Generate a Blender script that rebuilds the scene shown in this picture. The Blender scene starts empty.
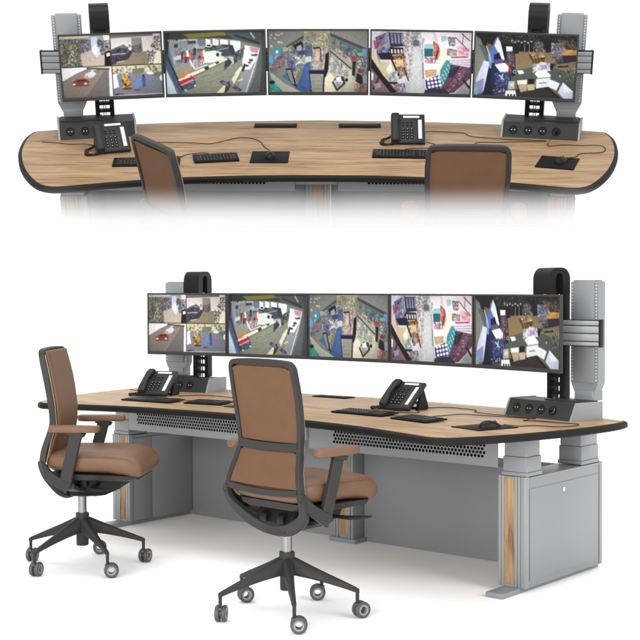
import bpy, bmesh, math, random
from mathutils import Vector, Matrix
import numpy as np
PI = math.pi
scene = bpy.context.scene
COL = scene.collection

# ------------------------------------------------------------------ camera
LIFT = 1.275                                   # desk frame is measured from the middle of the screens; floor is 1.275 below
R1 = Matrix(((0.9997027, 0.0239186, -0.0047308), (-0.0047788, 0.3824811, 0.9239509), (0.0239091, -0.9236537, 0.3824817)))
P1 = Vector((-0.0120124, 1.5668900, -8.0691494))
R2 = Matrix(((0.7648124, 0.6442413, -0.0038933), (-0.0158212, 0.0248228, 0.9995667), (0.6440587, -0.7644194, 0.0291775)))
P2 = Vector((0.1623393, -0.0434169, -7.8674651))
cd = bpy.data.cameras.new("camera"); cam = bpy.data.objects.new("camera", cd); COL.objects.link(cam)
CAMPOS = -(R2.transposed() @ P2) + Vector((0, 0, LIFT))
cam.matrix_world = Matrix.Translation(CAMPOS) @ R2.transposed().to_4x4()
cd.sensor_width = 36; cd.lens = 1325.277 / 640 * 36; cd.clip_end = 200
scene.camera = cam
# pose of the second console: bigger, tipped forward on a sloping stage behind the low white wall
S2 = 1.55
FLOORV = Vector((0, 0, LIFT))
_rot = (R2.transposed() @ R1)
_off = R2.transposed() @ (S2 * P1 - P2) + FLOORV - S2 * (_rot @ FLOORV)
TUP = Matrix.Translation(_off) @ (_rot.to_4x4() @ Matrix.Scale(S2, 4))

# ------------------------------------------------------------------ world and lamps
world = bpy.data.worlds.new("World"); scene.world = world; world.use_nodes = True
nt = world.node_tree; nt.nodes.clear()
out = nt.nodes.new('ShaderNodeOutputWorld'); bg = nt.nodes.new('ShaderNodeBackground')
tc = nt.nodes.new('ShaderNodeTexCoord'); dot = nt.nodes.new('ShaderNodeVectorMath'); dot.operation = 'DOT_PRODUCT'
dot.inputs[1].default_value = (-0.60, 0.75, 0.28)
mr = nt.nodes.new('ShaderNodeMapRange'); mr.interpolation_type = 'SMOOTHSTEP'
mr.inputs['From Min'].default_value = -0.35; mr.inputs['From Max'].default_value = 0.45
mr.inputs['To Min'].default_value = 0.92; mr.inputs['To Max'].default_value = 1.0
nt.links.new(tc.outputs['Generated'], dot.inputs[0]); nt.links.new(dot.outputs['Value'], mr.inputs['Value'])
nt.links.new(mr.outputs['Result'], bg.inputs['Strength']); bg.inputs['Color'].default_value = (1, 1, 1, 1)
nt.links.new(bg.outputs[0], out.inputs[0])

def area(name, loc, target, size, power, color=(1, 1, 1)):
    l = bpy.data.lights.new(name, 'AREA'); l.shape = 'RECTANGLE'; l.size = size[0]; l.size_y = size[1]
    l.energy = power; l.color = color
    o = bpy.data.objects.new(name, l); COL.objects.link(o); o.location = loc
    d = Vector(target) - Vector(loc); o.rotation_euler = d.to_track_quat('-Z', 'Y').to_euler()
    return o
area('overhead_softbox', (0.5, -0.5, 7.5), (0.3, -0.6, 0), (7, 6), 200)
area('side_softbox', (8.5, -1.0, 4.2), (0.5, -0.6, 0.6), (4, 4), 350)
area('front_fill_light', (2.6, -8.5, 2.2), (0.2, -0.6, 0.1), (6, 3.2), 540)  # added fill, brightens the floor and panels under the desk
area('upper_softbox', (-1.5, 0.5, 14.0), (-7.0, 8.6, 4.4), (6, 5), 260)
area('wall_fill_light', (-1.2, -2.0, 9.0), (-5.0, 5.0, 0.8), (6, 3), 260)  # added light that whitens the low wall and the floor

scene.view_settings.view_transform = 'Standard'; scene.view_settings.look = 'None'
scene.view_settings.exposure = 0; scene.view_settings.gamma = 1
scene.cycles.max_bounces = 16; scene.cycles.diffuse_bounces = 8; scene.cycles.volume_bounces = 12
scene.cycles.glossy_bounces = 4; scene.cycles.use_denoising = True
scene.cycles.volume_step_rate = 1.0

# ------------------------------------------------------------------ materials
def lin(c):
    return tuple((x / 255 / 12.92) if x / 255 <= 0.04045 else ((x / 255 + 0.055) / 1.055) ** 2.4 for x in c)

def mat(name, col, rough=0.5, metal=0.0, var=0.05, scale=8.0, bump=0.0, bscale=400.0, spec=0.5, stretch=(1, 1, 1), sheen=0):
    m = bpy.data.materials.new(name); m.use_nodes = True; n = m.node_tree.nodes; l = m.node_tree.links
    b = n['Principled BSDF']; b.inputs['Roughness'].default_value = rough; b.inputs['Metallic'].default_value = metal
    b.inputs['Specular IOR Level'].default_value = spec
    if sheen: b.inputs['Sheen Weight'].default_value = sheen
    t = n.new('ShaderNodeTexCoord'); mp = n.new('ShaderNodeMapping'); mp.inputs['Scale'].default_value = stretch
    l.new(t.outputs['Object'], mp.inputs[0])
    nz = n.new('ShaderNodeTexNoise'); nz.inputs['Scale'].default_value = scale; nz.inputs['Detail'].default_value = 6
    l.new(mp.outputs[0], nz.inputs['Vector'])
    cr = n.new('ShaderNodeValToRGB')
    cr.color_ramp.elements[0].position = 0.3; cr.color_ramp.elements[1].position = 0.7
    cr.color_ramp.elements[0].color = tuple(max(0, c * (1 - var)) for c in col) + (1,)
    cr.color_ramp.elements[1].color = tuple(min(1, c * (1 + var)) for c in col) + (1,)
    l.new(nz.outputs['Fac'], cr.inputs[0]); l.new(cr.outputs[0], b.inputs['Base Color'])
    rr = n.new('ShaderNodeMapRange'); rr.inputs['To Min'].default_value = max(0, rough - 0.05); rr.inputs['To Max'].default_value = min(1, rough + 0.05)
    l.new(nz.outputs['Fac'], rr.inputs['Value']); l.new(rr.outputs[0], b.inputs['Roughness'])
    if bump:
        n2 = n.new('ShaderNodeTexNoise'); n2.inputs['Scale'].default_value = bscale; n2.inputs['Detail'].default_value = 3
        l.new(t.outputs['Object'], n2.inputs['Vector'])
        bp = n.new('ShaderNodeBump'); bp.inputs['Strength'].default_value = bump; bp.inputs['Distance'].default_value = 0.002
        l.new(n2.outputs['Fac'], bp.inputs['Height']); l.new(bp.outputs[0], b.inputs['Normal'])
    return m

def wood(name, axis, k=1.0):
    m = bpy.data.materials.new(name); m.use_nodes = True; n = m.node_tree.nodes; l = m.node_tree.links
    b = n['Principled BSDF']; b.inputs['Roughness'].default_value = 0.5; b.inputs['Specular IOR Level'].default_value = 0.2
    t = n.new('ShaderNodeTexCoord')
    def noise(sc, scale, det, dist=0.0, off=(0, 0, 0)):
        mp = n.new('ShaderNodeMapping'); mp.inputs['Scale'].default_value = sc; mp.inputs['Location'].default_value = off
        l.new(t.outputs['Object'], mp.inputs[0])
        z = n.new('ShaderNodeTexNoise'); z.inputs['Scale'].default_value = scale; z.inputs['Detail'].default_value = det
        z.inputs['Distortion'].default_value = dist; z.inputs['Roughness'].default_value = 0.6
        l.new(mp.outputs[0], z.inputs['Vector']); return z
    a = (0.11, 1.0, 1.0) if axis == 'x' else (1.0, 1.0, 0.11)
    a2 = (0.045, 1.0, 1.0) if axis == 'x' else (1.0, 1.0, 0.045)
    n1 = noise(a, 14, 9, 1.6); n2 = noise(a2, 120, 5, 0.4, (3, 1, 2)); n3 = noise(a, 4.5, 4, 2.6, (7, 3, 1)); n4 = noise(a, 26, 4, 1.5, (1, 9, 4))
    cr = n.new('ShaderNodeValToRGB'); e = cr.color_ramp.elements
    c0, c1_, c2_, c3 = [tuple(k * v for v in c) for c in ((0.125, 0.066, 0.032), (0.245, 0.152, 0.080), (0.318, 0.213, 0.117), (0.375, 0.262, 0.150))]
    e[0].position = 0.385; e[0].color = c0 + (1,); e[1].position = 0.60; e[1].color = c3 + (1,)
    x = e.new(0.455); x.color = c1_ + (1,); x = e.new(0.54); x.color = c2_ + (1,)
    def mth(op, u, v):
        q = n.new('ShaderNodeMath'); q.operation = op
        for i, s in enumerate((u, v)):
            if isinstance(s, (int, float)): q.inputs[i].default_value = s
            else: l.new(s, q.inputs[i])
        return q.outputs[0]
    s = mth('ADD', mth('MULTIPLY', n1.outputs['Fac'], 0.40), mth('MULTIPLY', n2.outputs['Fac'], 0.36))
    s = mth('ADD', s, mth('MULTIPLY', n3.outputs['Fac'], 0.24))
    l.new(s, cr.inputs[0])
    # thin dark pores / cracks that follow the grain
    pr = n.new('ShaderNodeMapRange'); pr.inputs['From Min'].default_value = 0.60; pr.inputs['From Max'].default_value = 0.70
    l.new(n4.outputs['Fac'], pr.inputs['Value'])
    mx = n.new('ShaderNodeMix'); mx.data_type = 'RGBA'; l.new(mth('MULTIPLY', pr.outputs[0], 0.75), mx.inputs['Factor'])
    l.new(cr.outputs[0], mx.inputs['A']); mx.inputs['B'].default_value = (0.14 * k, 0.075 * k, 0.04 * k, 1)
    l.new(mx.outputs['Result'], b.inputs['Base Color'])
    bp = n.new('ShaderNodeBump'); bp.inputs['Strength'].default_value = 0.15; bp.inputs['Distance'].default_value = 0.001
    l.new(n2.outputs['Fac'], bp.inputs['Height']); l.new(bp.outputs[0], b.inputs['Normal'])
    return m

M = {
 'wood': wood('light_oak_laminate', 'x'), 'woodv': wood('light_oak_inlay', 'z', 1.0),
 'edge': mat('black_edge_band', (0.010, 0.0095, 0.009), 0.6, bump=0.1, spec=0.11),
 'grey': mat('grey_powder_coat', (0.192, 0.204, 0.212), 0.45, 0.0, 0.03, 3, 0.06, 900),
 'greyd': mat('grey_panel_paint', (0.205, 0.209, 0.214), 0.55, 0.0, 0.03, 2, 0.05, 700),
 'alu': mat('light_grey_aluminium', (0.225, 0.235, 0.238), 0.42, 0.1, 0.03, 4, 0.05, 900),
 'box': mat('anthracite_box_paint', (0.030, 0.031, 0.030), 0.5, 0, 0.06, 5, 0.08, 800, spec=0.14),
 'black': mat('black_plastic', (0.010, 0.010, 0.0105), 0.42, 0, 0.1, 6, 0.06, 900, spec=0.14),
 'blackm': mat('matt_black_plastic', (0.006, 0.006, 0.006), 0.65, 0, 0.1, 6, spec=0.09),
 'bezel': mat('dark_grey_bezel_plastic', (0.040, 0.040, 0.038), 0.5, 0, 0.05, 6, spec=0.11),
 'phone': mat('charcoal_phone_plastic', (0.022, 0.022, 0.021), 0.45, 0, 0.06, 9, 0.05, 900, spec=0.14),
 'key': mat('black_key_plastic', (0.006, 0.006, 0.0065), 0.5, 0, 0.1, 9, spec=0.10),
 'lcd': mat('pale_lcd_glass', (0.55, 0.57, 0.48), 0.25, 0, 0.04, 30),
 'label': mat('pale_label_strip', (0.55, 0.60, 0.66), 0.4, 0, 0.05, 30),
 'frame': mat('chair_dark_grey_plastic', (0.028, 0.027, 0.025), 0.45, 0, 0.05, 7, 0.08, 700, spec=0.16),
 'framed': mat('chair_black_mechanism', (0.010, 0.010, 0.010), 0.4, 0, 0.08, 7, spec=0.14),
 'leather': mat('brown_leather', (0.122, 0.064, 0.033), 0.44, 0, 0.10, 6, 0.5, 260, spec=0.3),
 'mesh': mat('brown_back_fabric', (0.118, 0.062, 0.035), 0.8, 0, 0.08, 9, 0.5, 700, spec=0.12),
 'pad': mat('brown_armrest_pad', (0.128, 0.068, 0.037), 0.5, 0, 0.07, 9, 0.15, 500, spec=0.3),
 'keymark': mat('grey_key_print', (0.25, 0.26, 0.27), 0.5),
 'slot': mat('painted_slot_white', (0.55, 0.56, 0.57), 0.5),
 'piping': mat('pale_piping', (0.30, 0.22, 0.16), 0.6, 0, 0.05, 9),
 'chrome': mat('polished_steel', (0.26, 0.26, 0.26), 0.3, 1.0, 0.02, 5),
 'wheel': mat('grey_castor_tyre', (0.05, 0.05, 0.05), 0.45, 0, 0.08, 12),
 'wheelc': mat('light_castor_hub', (0.20, 0.20, 0.20), 0.4, 0, 0.04, 12),
 'cable': mat('dark_cable_rubber', (0.022, 0.014, 0.010), 0.6, 0, 0.1, 12, spec=0.2),
 'led': mat('pale_screw_metal', (0.7, 0.7, 0.7), 0.3, 0.8, 0.02, 12),
 'white': mat('white_studio_paint', (0.96, 0.96, 0.96), 0.85, 0, 0.004, 1.5, spec=0.1),
}

# ------------------------------------------------------------------ mesh helpers
def smooth(me, ang=35):
    me.shade_smooth()
    try: me.set_sharp_from_angle(angle=math.radians(ang))
    except Exception: pass

def mesh_from(verts, faces, name='m'):
    me = bpy.data.meshes.new(name); me.from_pydata([tuple(v) for v in verts], [], faces); me.update(); return me

class G:
    """collects shapes in one bmesh; materials by slot"""
    def __init__(s): s.bm = bmesh.new(); s.mats = []; s.cur = 0
    def mat(s, m):
        if m not in s.mats: s.mats.append(m)
        s.cur = s.mats.index(m); return s
    def add(s, verts, faces, M4=None):
        vs = [s.bm.verts.new((M4 @ Vector(v)) if M4 else Vector(v)) for v in verts]
        fs = []
        for f in faces:
            try: q = s.bm.faces.new([vs[i] for i in f]); q.material_index = s.cur; fs.append(q)
            except ValueError: pass
        return vs, fs
    def box(s, x0, x1, y0, y1, z0, z1, bev=0.003, M4=None, seg=2):
        V = [(x, y, z) for x in (x0, x1) for y in (y0, y1) for z in (z0, z1)]
        F = [(0, 1, 3, 2), (4, 6, 7, 5), (0, 4, 5, 1), (2, 3, 7, 6), (0, 2, 6, 4), (1, 5, 7, 3)]
        vs, fs = s.add(V, F, M4)
        if bev > 0:
            es = list({e for f in fs for e in f.edges})
            r = bmesh.ops.bevel(s.bm, geom=es, offset=bev, segments=seg, profile=0.5, affect='EDGES', clamp_overlap=True, material=-1)
        return s
    def prism(s, pts, z0, z1, M4=None, bev=0.0, holes=None):
        """closed polygon pts (x,y) extruded from z0 to z1"""
        n = len(pts); V = [(p[0], p[1], z0) for p in pts] + [(p[0], p[1], z1) for p in pts]
        F = [tuple(range(n - 1, -1, -1)), tuple(range(n, 2 * n))] + [(i, (i + 1) % n, n + (i + 1) % n, n + i) for i in range(n)]
        vs, fs = s.add(V, F, M4)
        if bev > 0:
            es = list({e for f in fs[:2] for e in f.edges})
            bmesh.ops.bevel(s.bm, geom=es, offset=bev, segments=2, profile=0.5, affect='EDGES', clamp_overlap=True, material=-1)
        return s
    def loft(s, rings, cap=True, M4=None, closed=False):
        n = len(rings[0]); V = [p for r in rings for p in r]; F = []
        m = len(rings)
        for k in range(m if closed else m - 1):
            a, b = k * n, ((k + 1) % m) * n
            for i in range(n): F.append((a + i, a + (i + 1) % n, b + (i + 1) % n, b + i))
        if cap and not closed: F += [tuple(range(n - 1, -1, -1)), tuple(range((m - 1) * n, m * n))]
        s.add(V, F, M4); return s
    def tube(s, pts, r, n=10, M4=None, closed=False):
        pts = [Vector(p) for p in pts]; rings = []; m = len(pts)
        rr = r if isinstance(r, (list, tuple)) else [r] * m
        up = None
        for i in range(m):
            if closed: t = pts[(i + 1) % m] - pts[i - 1]
            else: t = pts[min(i + 1, m - 1)] - pts[max(i - 1, 0)]
            t.normalize()
            if up is None:
                up = Vector((0, 0, 1)) if abs(t.z) < 0.9 else Vector((1, 0, 0))
            a = t.cross(up); a.normalize(); b = a.cross(t); b.normalize(); up = b
            rings.append([pts[i] + a * (rr[i] * math.cos(2 * PI * k / n)) + b * (rr[i] * math.sin(2 * PI * k / n)) for k in range(n)])
        s.loft(rings, True, M4, closed); return s
    def bar(s, pts, w, d, nrm, M4=None, closed=False, cr=0.3):
        """rounded rectangular section; w across, d along nrm"""
        pts = [Vector(p) for p in pts]; m = len(pts); rings = []
        W = w if isinstance(w, (list, tuple)) else [w] * m; D = d if isinstance(d, (list, tuple)) else [d] * m
        for i in range(m):
            if closed: t = (pts[(i + 1) % m] - pts[i - 1]).normalized()
            else: t = (pts[min(i + 1, m - 1)] - pts[max(i - 1, 0)]).normalized()
            nn = nrm[i] if isinstance(nrm, list) else nrm
            nn = Vector(nn); nn = (nn - t * nn.dot(t)).normalized(); a = t.cross(nn)
            hw, hd = W[i] / 2, D[i] / 2; c = min(hw, hd) * cr; R = []
            for sx, sy in ((1, 1), (-1, 1), (-1, -1), (1, -1)):
                for q in ((0, 1) if sx * sy > 0 else (1, 0)):
                    R.append(pts[i] + a * (sx * (hw - (c if q == 1 else 0))) + nn * (sy * (hd - (c if q == 0 else 0))))
            rings.append(R)
        s.loft(rings, True, M4, closed); return s
    def lathe(s, prof, n=24, M4=None, ring=False):
        """prof: (r,z) list revolved about z. ring=True closes the profile (torus-like)"""
        V = []; F = []; m = len(prof)
        for k in range(n):
            a = 2 * PI * k / n
            V += [(r * math.cos(a), r * math.sin(a), z) for r, z in prof]
        for k in range(n):
            a, b = k * m, ((k + 1) % n) * m
            for i in range(m if ring else m - 1):
                j = (i + 1) % m; F.append((a + i, b + i, b + j, a + j))
        if not ring:
            F.append(tuple(k * m for k in range(n - 1, -1, -1))); F.append(tuple(k * m + m - 1 for k in range(n)))
        s.add(V, F, M4); return s
    def mesh(s, name, sm=35):
        bmesh.ops.remove_doubles(s.bm, verts=s.bm.verts, dist=1e-6)
        bmesh.ops.recalc_face_normals(s.bm, faces=s.bm.faces)
        me = bpy.data.meshes.new(name); s.bm.to_mesh(me); s.bm.free()
        for m in s.mats: me.materials.append(m)
        if sm: smooth(me, sm)
        return me
    def obj(s, name, parent=None, sm=35, label=None):
        o = bpy.data.objects.new(name, s.mesh(name, sm)); COL.objects.link(o)
        if parent: o.parent = parent
        if label: o['label'] = label
        return o

def tag(o, label, cat, group=None):
    o['label'] = label; o['category'] = cat
    if group: o['group'] = group
    return o
def thing(name, label, cat, loc=(0, 0, 0), rz=0.0, group=None):
    o = bpy.data.objects.new(name, None); o.empty_display_size = 0.1; COL.objects.link(o)
    o.matrix_world = Matrix.Translation(loc) @ Matrix.Rotation(rz, 4, 'Z')
    return tag(o, label, cat, group)
def copy_tree(o, parent=None):
    c = o.copy(); COL.objects.link(c)
    if parent: c.parent = parent
    for ch in list(o.children): copy_tree(ch, c)
    return c
LOWER = []      # things of the near console, copied to the stage afterwards
def keep(o, uplabel, upgroup=None): LOWER.append((o, uplabel, upgroup)); return o

def arcpts(c, r, a0, a1, n): return [(c[0] + r * math.cos(a0 + (a1 - a0) * i / n), c[1] + r * math.sin(a0 + (a1 - a0) * i / n)) for i in range(n + 1)]
def catmull(P, k=6, closed=False):
    P = [Vector(p) for p in P]; n = len(P); R = []
    rng = range(n) if closed else range(n - 1)
    for i in rng:
        p0 = P[i - 1] if (closed or i > 0) else P[0]; p1 = P[i]; p2 = P[(i + 1) % n]; p3 = P[(i + 2) % n] if (closed or i + 2 < n) else P[-1]
        for j in range(k):
            t = j / k
            R.append(0.5 * ((2 * p1) + (p2 - p0) * t + (2 * p0 - 5 * p1 + 4 * p2 - p3) * t * t + (3 * p1 - p0 - 3 * p2 + p3) * t ** 3))
    if not closed: R.append(P[-1])
    return R
def rrect(x0, x1, y0, y1, r, n=4):
    P = []
    for cx, cy, a in ((x1 - r, y1 - r, 0), (x0 + r, y1 - r, PI / 2), (x0 + r, y0 + r, PI), (x1 - r, y0 + r, 3 * PI / 2)):
        P += arcpts((cx, cy), r, a, a + PI / 2, n)
    return P

H = lambda z: z + LIFT
DT = H(-0.446)          # desk top height

# ------------------------------------------------------------------ studio: floor, low wall, sloping stage
def studio():
    fwd = Vector((-0.6443, 0.7648, 0)); rgt = Vector((0.7648, 0.6443, 0)); c0 = Vector((CAMPOS.x, CAMPOS.y, 0))
    def W(d, r, z): return c0 + fwd * d + rgt * r + Vector((0, 0, z))
    g = G().mat(M['white'])
    # floor sheet, curving up into the low wall behind the console
    prof = [(-6, 0), (8.9, 0), (9.05, 0)] + [(9.05 + 0.35 * math.sin(a), 0.35 - 0.35 * math.cos(a)) for a in [PI / 2 * i / 10 for i in range(1, 11)]] + [(9.4, WALLTOP - 0.02), (9.41, WALLTOP - 0.005), (9.425, WALLTOP), (9.46, WALLTOP), (9.46, 0.0)]
    rows = [[W(d, r, z) for (d, z) in prof] for r in (-9, 9)]
    n = len(prof); g.add(rows[0] + rows[1], [(i, i + 1, n + i + 1, n + i) for i in range(n - 1)])
    o = g.obj('floor', sm=40); o['kind'] = 'structure'
    g = G().mat(M['white'])
    base = [TUP @ Vector(p) for p in ((-2.4, -2.3, 0), (2.4, -2.3, 0), (2.4, 0.42, 0), (-2.4, 0.42, 0))]
    bot = [Vector((p.x, p.y, 0.004)) for p in base]
    g.add(base + bot, [(0, 1, 2, 3), (7, 6, 5, 4), (0, 4, 5, 1), (1, 5, 6, 2), (2, 6, 7, 3), (3, 7, 4, 0)])
    o = g.obj('stage', sm=0); o['kind'] = 'structure'
    o = None
    # added mist bank, shaped to imitate a fade to white; thickest at the wall
    if FADEMIST:
        Z0, Z1 = WALLTOP - 0.06, FADETOP
        back = []; N = 14
        for i in range(N + 1):
            t = i / N; back.append((9.47 + 0.0004 + FADETHICK * ((1 - t) * (Z1 - Z0) / (Z1 - WALLTOP)) ** 2.0, Z0 + (Z1 - Z0) * t))
        poly = [(9.47, Z0)] + back + [(9.47, Z1)]
        n = len(poly); V = [W(d, r, z) for r in (-5.5, 5.5) for d, z in poly]
        gg = G(); gg.add(V, [tuple(range(n)), tuple(range(2 * n - 1, n - 1, -1))] + [(i, (i + 1) % n, n + (i + 1) % n, n + i) for i in range(n)])
        m = bpy.data.materials.new('fade_mist'); m.use_nodes = True; nn = m.node_tree.nodes; nn.clear()
        oo = nn.new('ShaderNodeOutputMaterial'); v = nn.new('ShaderNodeVolumePrincipled')
        v.inputs['Color'].default_value = (0.91, 0.91, 0.91, 1); v.inputs['Density'].default_value = FADEDENS
        m.node_tree.links.new(v.outputs[0], oo.inputs['Volume'])
        gg.mats = [m]
        o = gg.obj('fade_haze', sm=0); o['kind'] = 'stuff'
WALLTOP = 1.925; FADETOP = 2.235; FADETHICK = 0.29; FADEDENS = 9.0; FADEMIST = True
studio()

# ------------------------------------------------------------------ desk
RIGHT = [(0, 0.353), (0.353, 0.333), (0.75, 0.302), (1.166, 0.245), (1.45, 0.165), (1.70, 0.080), (1.768, 0.062)]
RIGHT2 = [(1.785, 0.045), (1.800, -0.06), (1.795, -0.20), (1.765, -0.42), (1.715, -0.62), (1.655, -0.80), (1.585, -0.96), (1.515, -1.08), (1.46, -1.13), (1.40, -1.143), (1.31, -1.120), (1.20, -1.083), (1.07, -1.042), (0.93, -1.002), (0.70, -0.957), (0.41, -0.924), (0.2, -0.912), (0, -0.909)]
def outline(off):
    R = RIGHT + RIGHT2
    P = [Vector(p) for p in catmull(R[:7], 3)] + [Vector(p) for p in catmull(RIGHT2, 3)]
    L = [Vector((-p.x, p.y)) for p in reversed(P[1:-1])]
    Q = P + L; n = len(Q); O = []
    for i in range(n):
        t = (Q[(i + 1) % n] - Q[i - 1]).normalized(); nr = Vector((-t.y, t.x))      # clockwise loop: outward is left
        O.append(Q[i] + nr * off)
    return O
def build_desk():
    d = thing('control_desk', 'lower curved oak desk with black rim and grey cabinets, fully visible', 'desk')
    keep(d, 'upper curved oak desk with black rim, its grey cabinets fading to white')
    # rim
    wo, ou = outline(-0.007), outline(0.013); n = len(wo); g = G().mat(M['edge'])
    V = [(*p, DT - 0.004) for p in outline(0.008)] + [(*p, DT - 0.009) for p in ou] + [(*p, DT - 0.030) for p in ou] + [(*p, DT - 0.037) for p in outline(0.0)] + [(*p, DT - 0.037) for p in outline(-0.03)] + [(*p, DT) for p in outline(-0.008)] + [(*p, DT - 0.0005) for p in outline(0.003)]
    F = []
    order = [5, 6, 0, 1, 2, 3, 4]
    for a, b in zip(order[:-1], order[1:]):
        for i in range(n): F.append((a * n + i, a * n + (i + 1) % n, b * n + (i + 1) % n, b * n + i))
    g.add(V, F); top = G().mat(M['wood']); top.prism([tuple(p) for p in outline(-0.009)], DT - 0.034, DT + 0.0008)
    t = top.obj('desktop', d, 30); g.obj('edge_band', t, 40)
    # cable flaps
    for x0, x1 in ((-0.413, -0.142), (0.125, 0.391)):
        f = G().mat(M['blackm']); f.box(x0, x1, 0.156, 0.252, DT + 0.001, DT + 0.0065, 0.002)
        f.mat(M['edge']).box(x0 + 0.01, x1 - 0.01, 0.17, 0.24, DT + 0.0065, DT + 0.009, 0.001)
        f.obj('cable_flap', d)
    # perforated front skirts with real hexagonal holes
    zb, zt = H(-0.657), DT - 0.038; y0 = -0.505
    for sx in (-1, 1):
        g = G().mat(M['grey']); x0, x1 = (0.128, 1.372)
        hx0, hx1 = 0.30, 1.315; p = 0.0215; nr = 6; rh = p * 0.86; hz1 = H(-0.508); hz0 = hz1 - nr * rh
        N = int((hx1 - hx0) / p)
        hx1 = hx0 + N * p
        def q(a, b, c, e): g.add([(sx * a, y0, c), (sx * b, y0, c), (sx * b, y0, e), (sx * a, y0, e)], [(0, 1, 2, 3)])
        q(x0, x1, hz1, zt); q(x0, x1, zb, hz0); 
        for r in range(nr):
            z0_, z1_ = hz0 + r * rh, hz0 + (r + 1) * rh; sh = (p / 2 if r % 2 else 0)
            q(x0, hx0 + sh, z0_, z1_); q(hx0 + sh + (N - 1) * p, x1, z0_, z1_)
            for k in range(N - 1):
                cx, cz = hx0 + sh + (k + 0.5) * p, (z0_ + z1_) / 2; R = 0.0087
                outer = [(cx - p / 2, cz), (cx - p / 2, z0_), (cx, z0_), (cx + p / 2, z0_), (cx + p / 2, cz), (cx + p / 2, z1_), (cx, z1_), (cx - p / 2, z1_)]
                inner = [(cx + R * math.cos(PI + PI / 4 * i), cz + R * math.sin(PI + PI / 4 * i)) for i in range(8)]
                V = [(sx * a, y0, b) for a, b in outer] + [(sx * a, y0, b) for a, b in inner] + [(sx * a, y0 + 0.003, b) for a, b in inner]
                g.add(V, [(i, (i + 1) % 8, 8 + (i + 1) % 8, 8 + i) for i in range(8)] + [(8 + i, 8 + (i + 1) % 8, 16 + (i + 1) % 8, 16 + i) for i in range(8)])
        # folded bottom lip and side returns
        g.box(*sorted((sx * x0, sx * x1)), y0 - 0.0005, y0 + 0.16, zb - 0.002, zb + 0.001, 0)
        sk = g.obj('perforated_skirt', d, 0)
        b = G().mat(M['blackm']); b.box(*sorted((sx * (x0 + 0.02), sx * (x1 - 0.02))), y0 + 0.03, y0 + 0.034, hz0 - 0.01, zt - 0.002, 0); b.obj('shade_backing', sk)  # black sheet added to stand for the shaded space behind the holes
    # centre bracket and centre post
    g = G().mat(M['grey']); g.box(-0.124, 0.124, -0.52, -0.02, H(-0.616), DT - 0.038, 0.004); g.obj('bracket', d)
    g = G().mat(M['grey']); zf, zt2 = 0.026, H(-0.617)
    for a, b in ((-0.080, -0.062), (-0.058, -0.040), (0.036, 0.052), (0.056, 0.074)): g.box(a, b, -0.045, 0.10, zf, zt2, 0.002)
    g.box(-0.078, 0.072, -0.036, 0.102, zf, zt2 - 0.001, 0)
    post = g.obj('centre_post', d)
    w = G().mat(M['woodv']); w.box(-0.0395, 0.0355, -0.043, -0.0365, zf + 0.02, zt2 - 0.01, 0.001); w.obj('wood_inlay', post)
    g = G().mat(M['grey']); g.box(-0.102, 0.098, -0.055, 0.14, 0.0, 0.0255, 0.003); g.obj('foot_plate', d)
    # back modesty panels
    for sx in (-1, 1):
        g = G().mat(M['greyd']); a, b = sorted((sx * 0.076, sx * 1.378))
        g.box(a, b, 0.06, 0.085, 0.001, H(-0.702), 0.002)
        g.obj('modesty_panel', d)
    # cabinets at both ends
    for sx in (-1, 1):
        X = lambda a, b: sorted((sx * a, sx * b))
        top = H(-0.700)
        c = G().mat(M['greyd']); c.box(*X(1.385, 1.522), -0.488, 0.262, 0.028, top - 0.012, 0.001)
        c.mat(M['greyd']); c.box(*X(1.376, 1.386), -0.47, -0.308, 0.028, top - 0.02, 0.001); c.box(*X(1.376, 1.386), -0.304, 0.05, 0.028, top - 0.02, 0.001)
        c.mat(M['grey']); c.box(*X(1.372, 1.531), -0.487, 0.262, top - 0.012, top, 0.002)
        cab = c.obj('cabinet', d)
        # front post
        for yf, s in ((-0.503, 1), (0.278, -1)):
            p_ = G().mat(M['alu'])
            yb = yf + s * 0.03
            Y = sorted((yf, yb)); Yi = sorted((yf + s * 0.005, yb))
            for a, b in ((1.372, 1.387), (1.390, 1.404), (1.465, 1.480), (1.483, 1.498), (1.501, 1.532)):
                p_.box(*X(a, b), *Y, 0.027, top + 0.004, 0.002)
            p_.box(*X(1.374, 1.53), *Yi, 0.027, top + 0.002, 0)
            pp = p_.obj('corner_post', cab)
            if s == 1:
                w = G().mat(M['woodv']); w.box(*X(1.4045, 1.4645), yf + 0.0015, yf + 0.0048, 0.04, top - 0.004, 0.001); w.obj('wood_inlay', d)
        # end panel with door
        e = G().mat(M['grey']); e.box(*X(1.5225, 1.529), -0.470, 0.246, 0.028, top - 0.001, 0.001); e.obj('side_panel', cab)
        dr = G().mat(M['grey']); dr.box(*X(1.5295, 1.5335), -0.466, 0.226, 0.06, H(-0.758), 0.0012); door = dr.obj('door', d)
        lk = G().mat(M['led']); lk.lathe([(0.0, 0), (0.011, 0), (0.011, 0.004), (0.0, 0.0045)], 16, Matrix.Translation((sx * 1.533, -0.138, H(-0.796))) @ Matrix.Rotation(sx * PI / 2, 4, 'Y')); lk.mat(M['blackm']).box(-0.0015, 0.0015, -0.004, 0.004, 0.0045, 0.0052, 0, Matrix.Translation((sx * 1.533, -0.138, H(-0.796))) @ Matrix.Rotation(sx * PI / 2, 4, 'Y'))
        lk.obj('lock', door)
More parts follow.
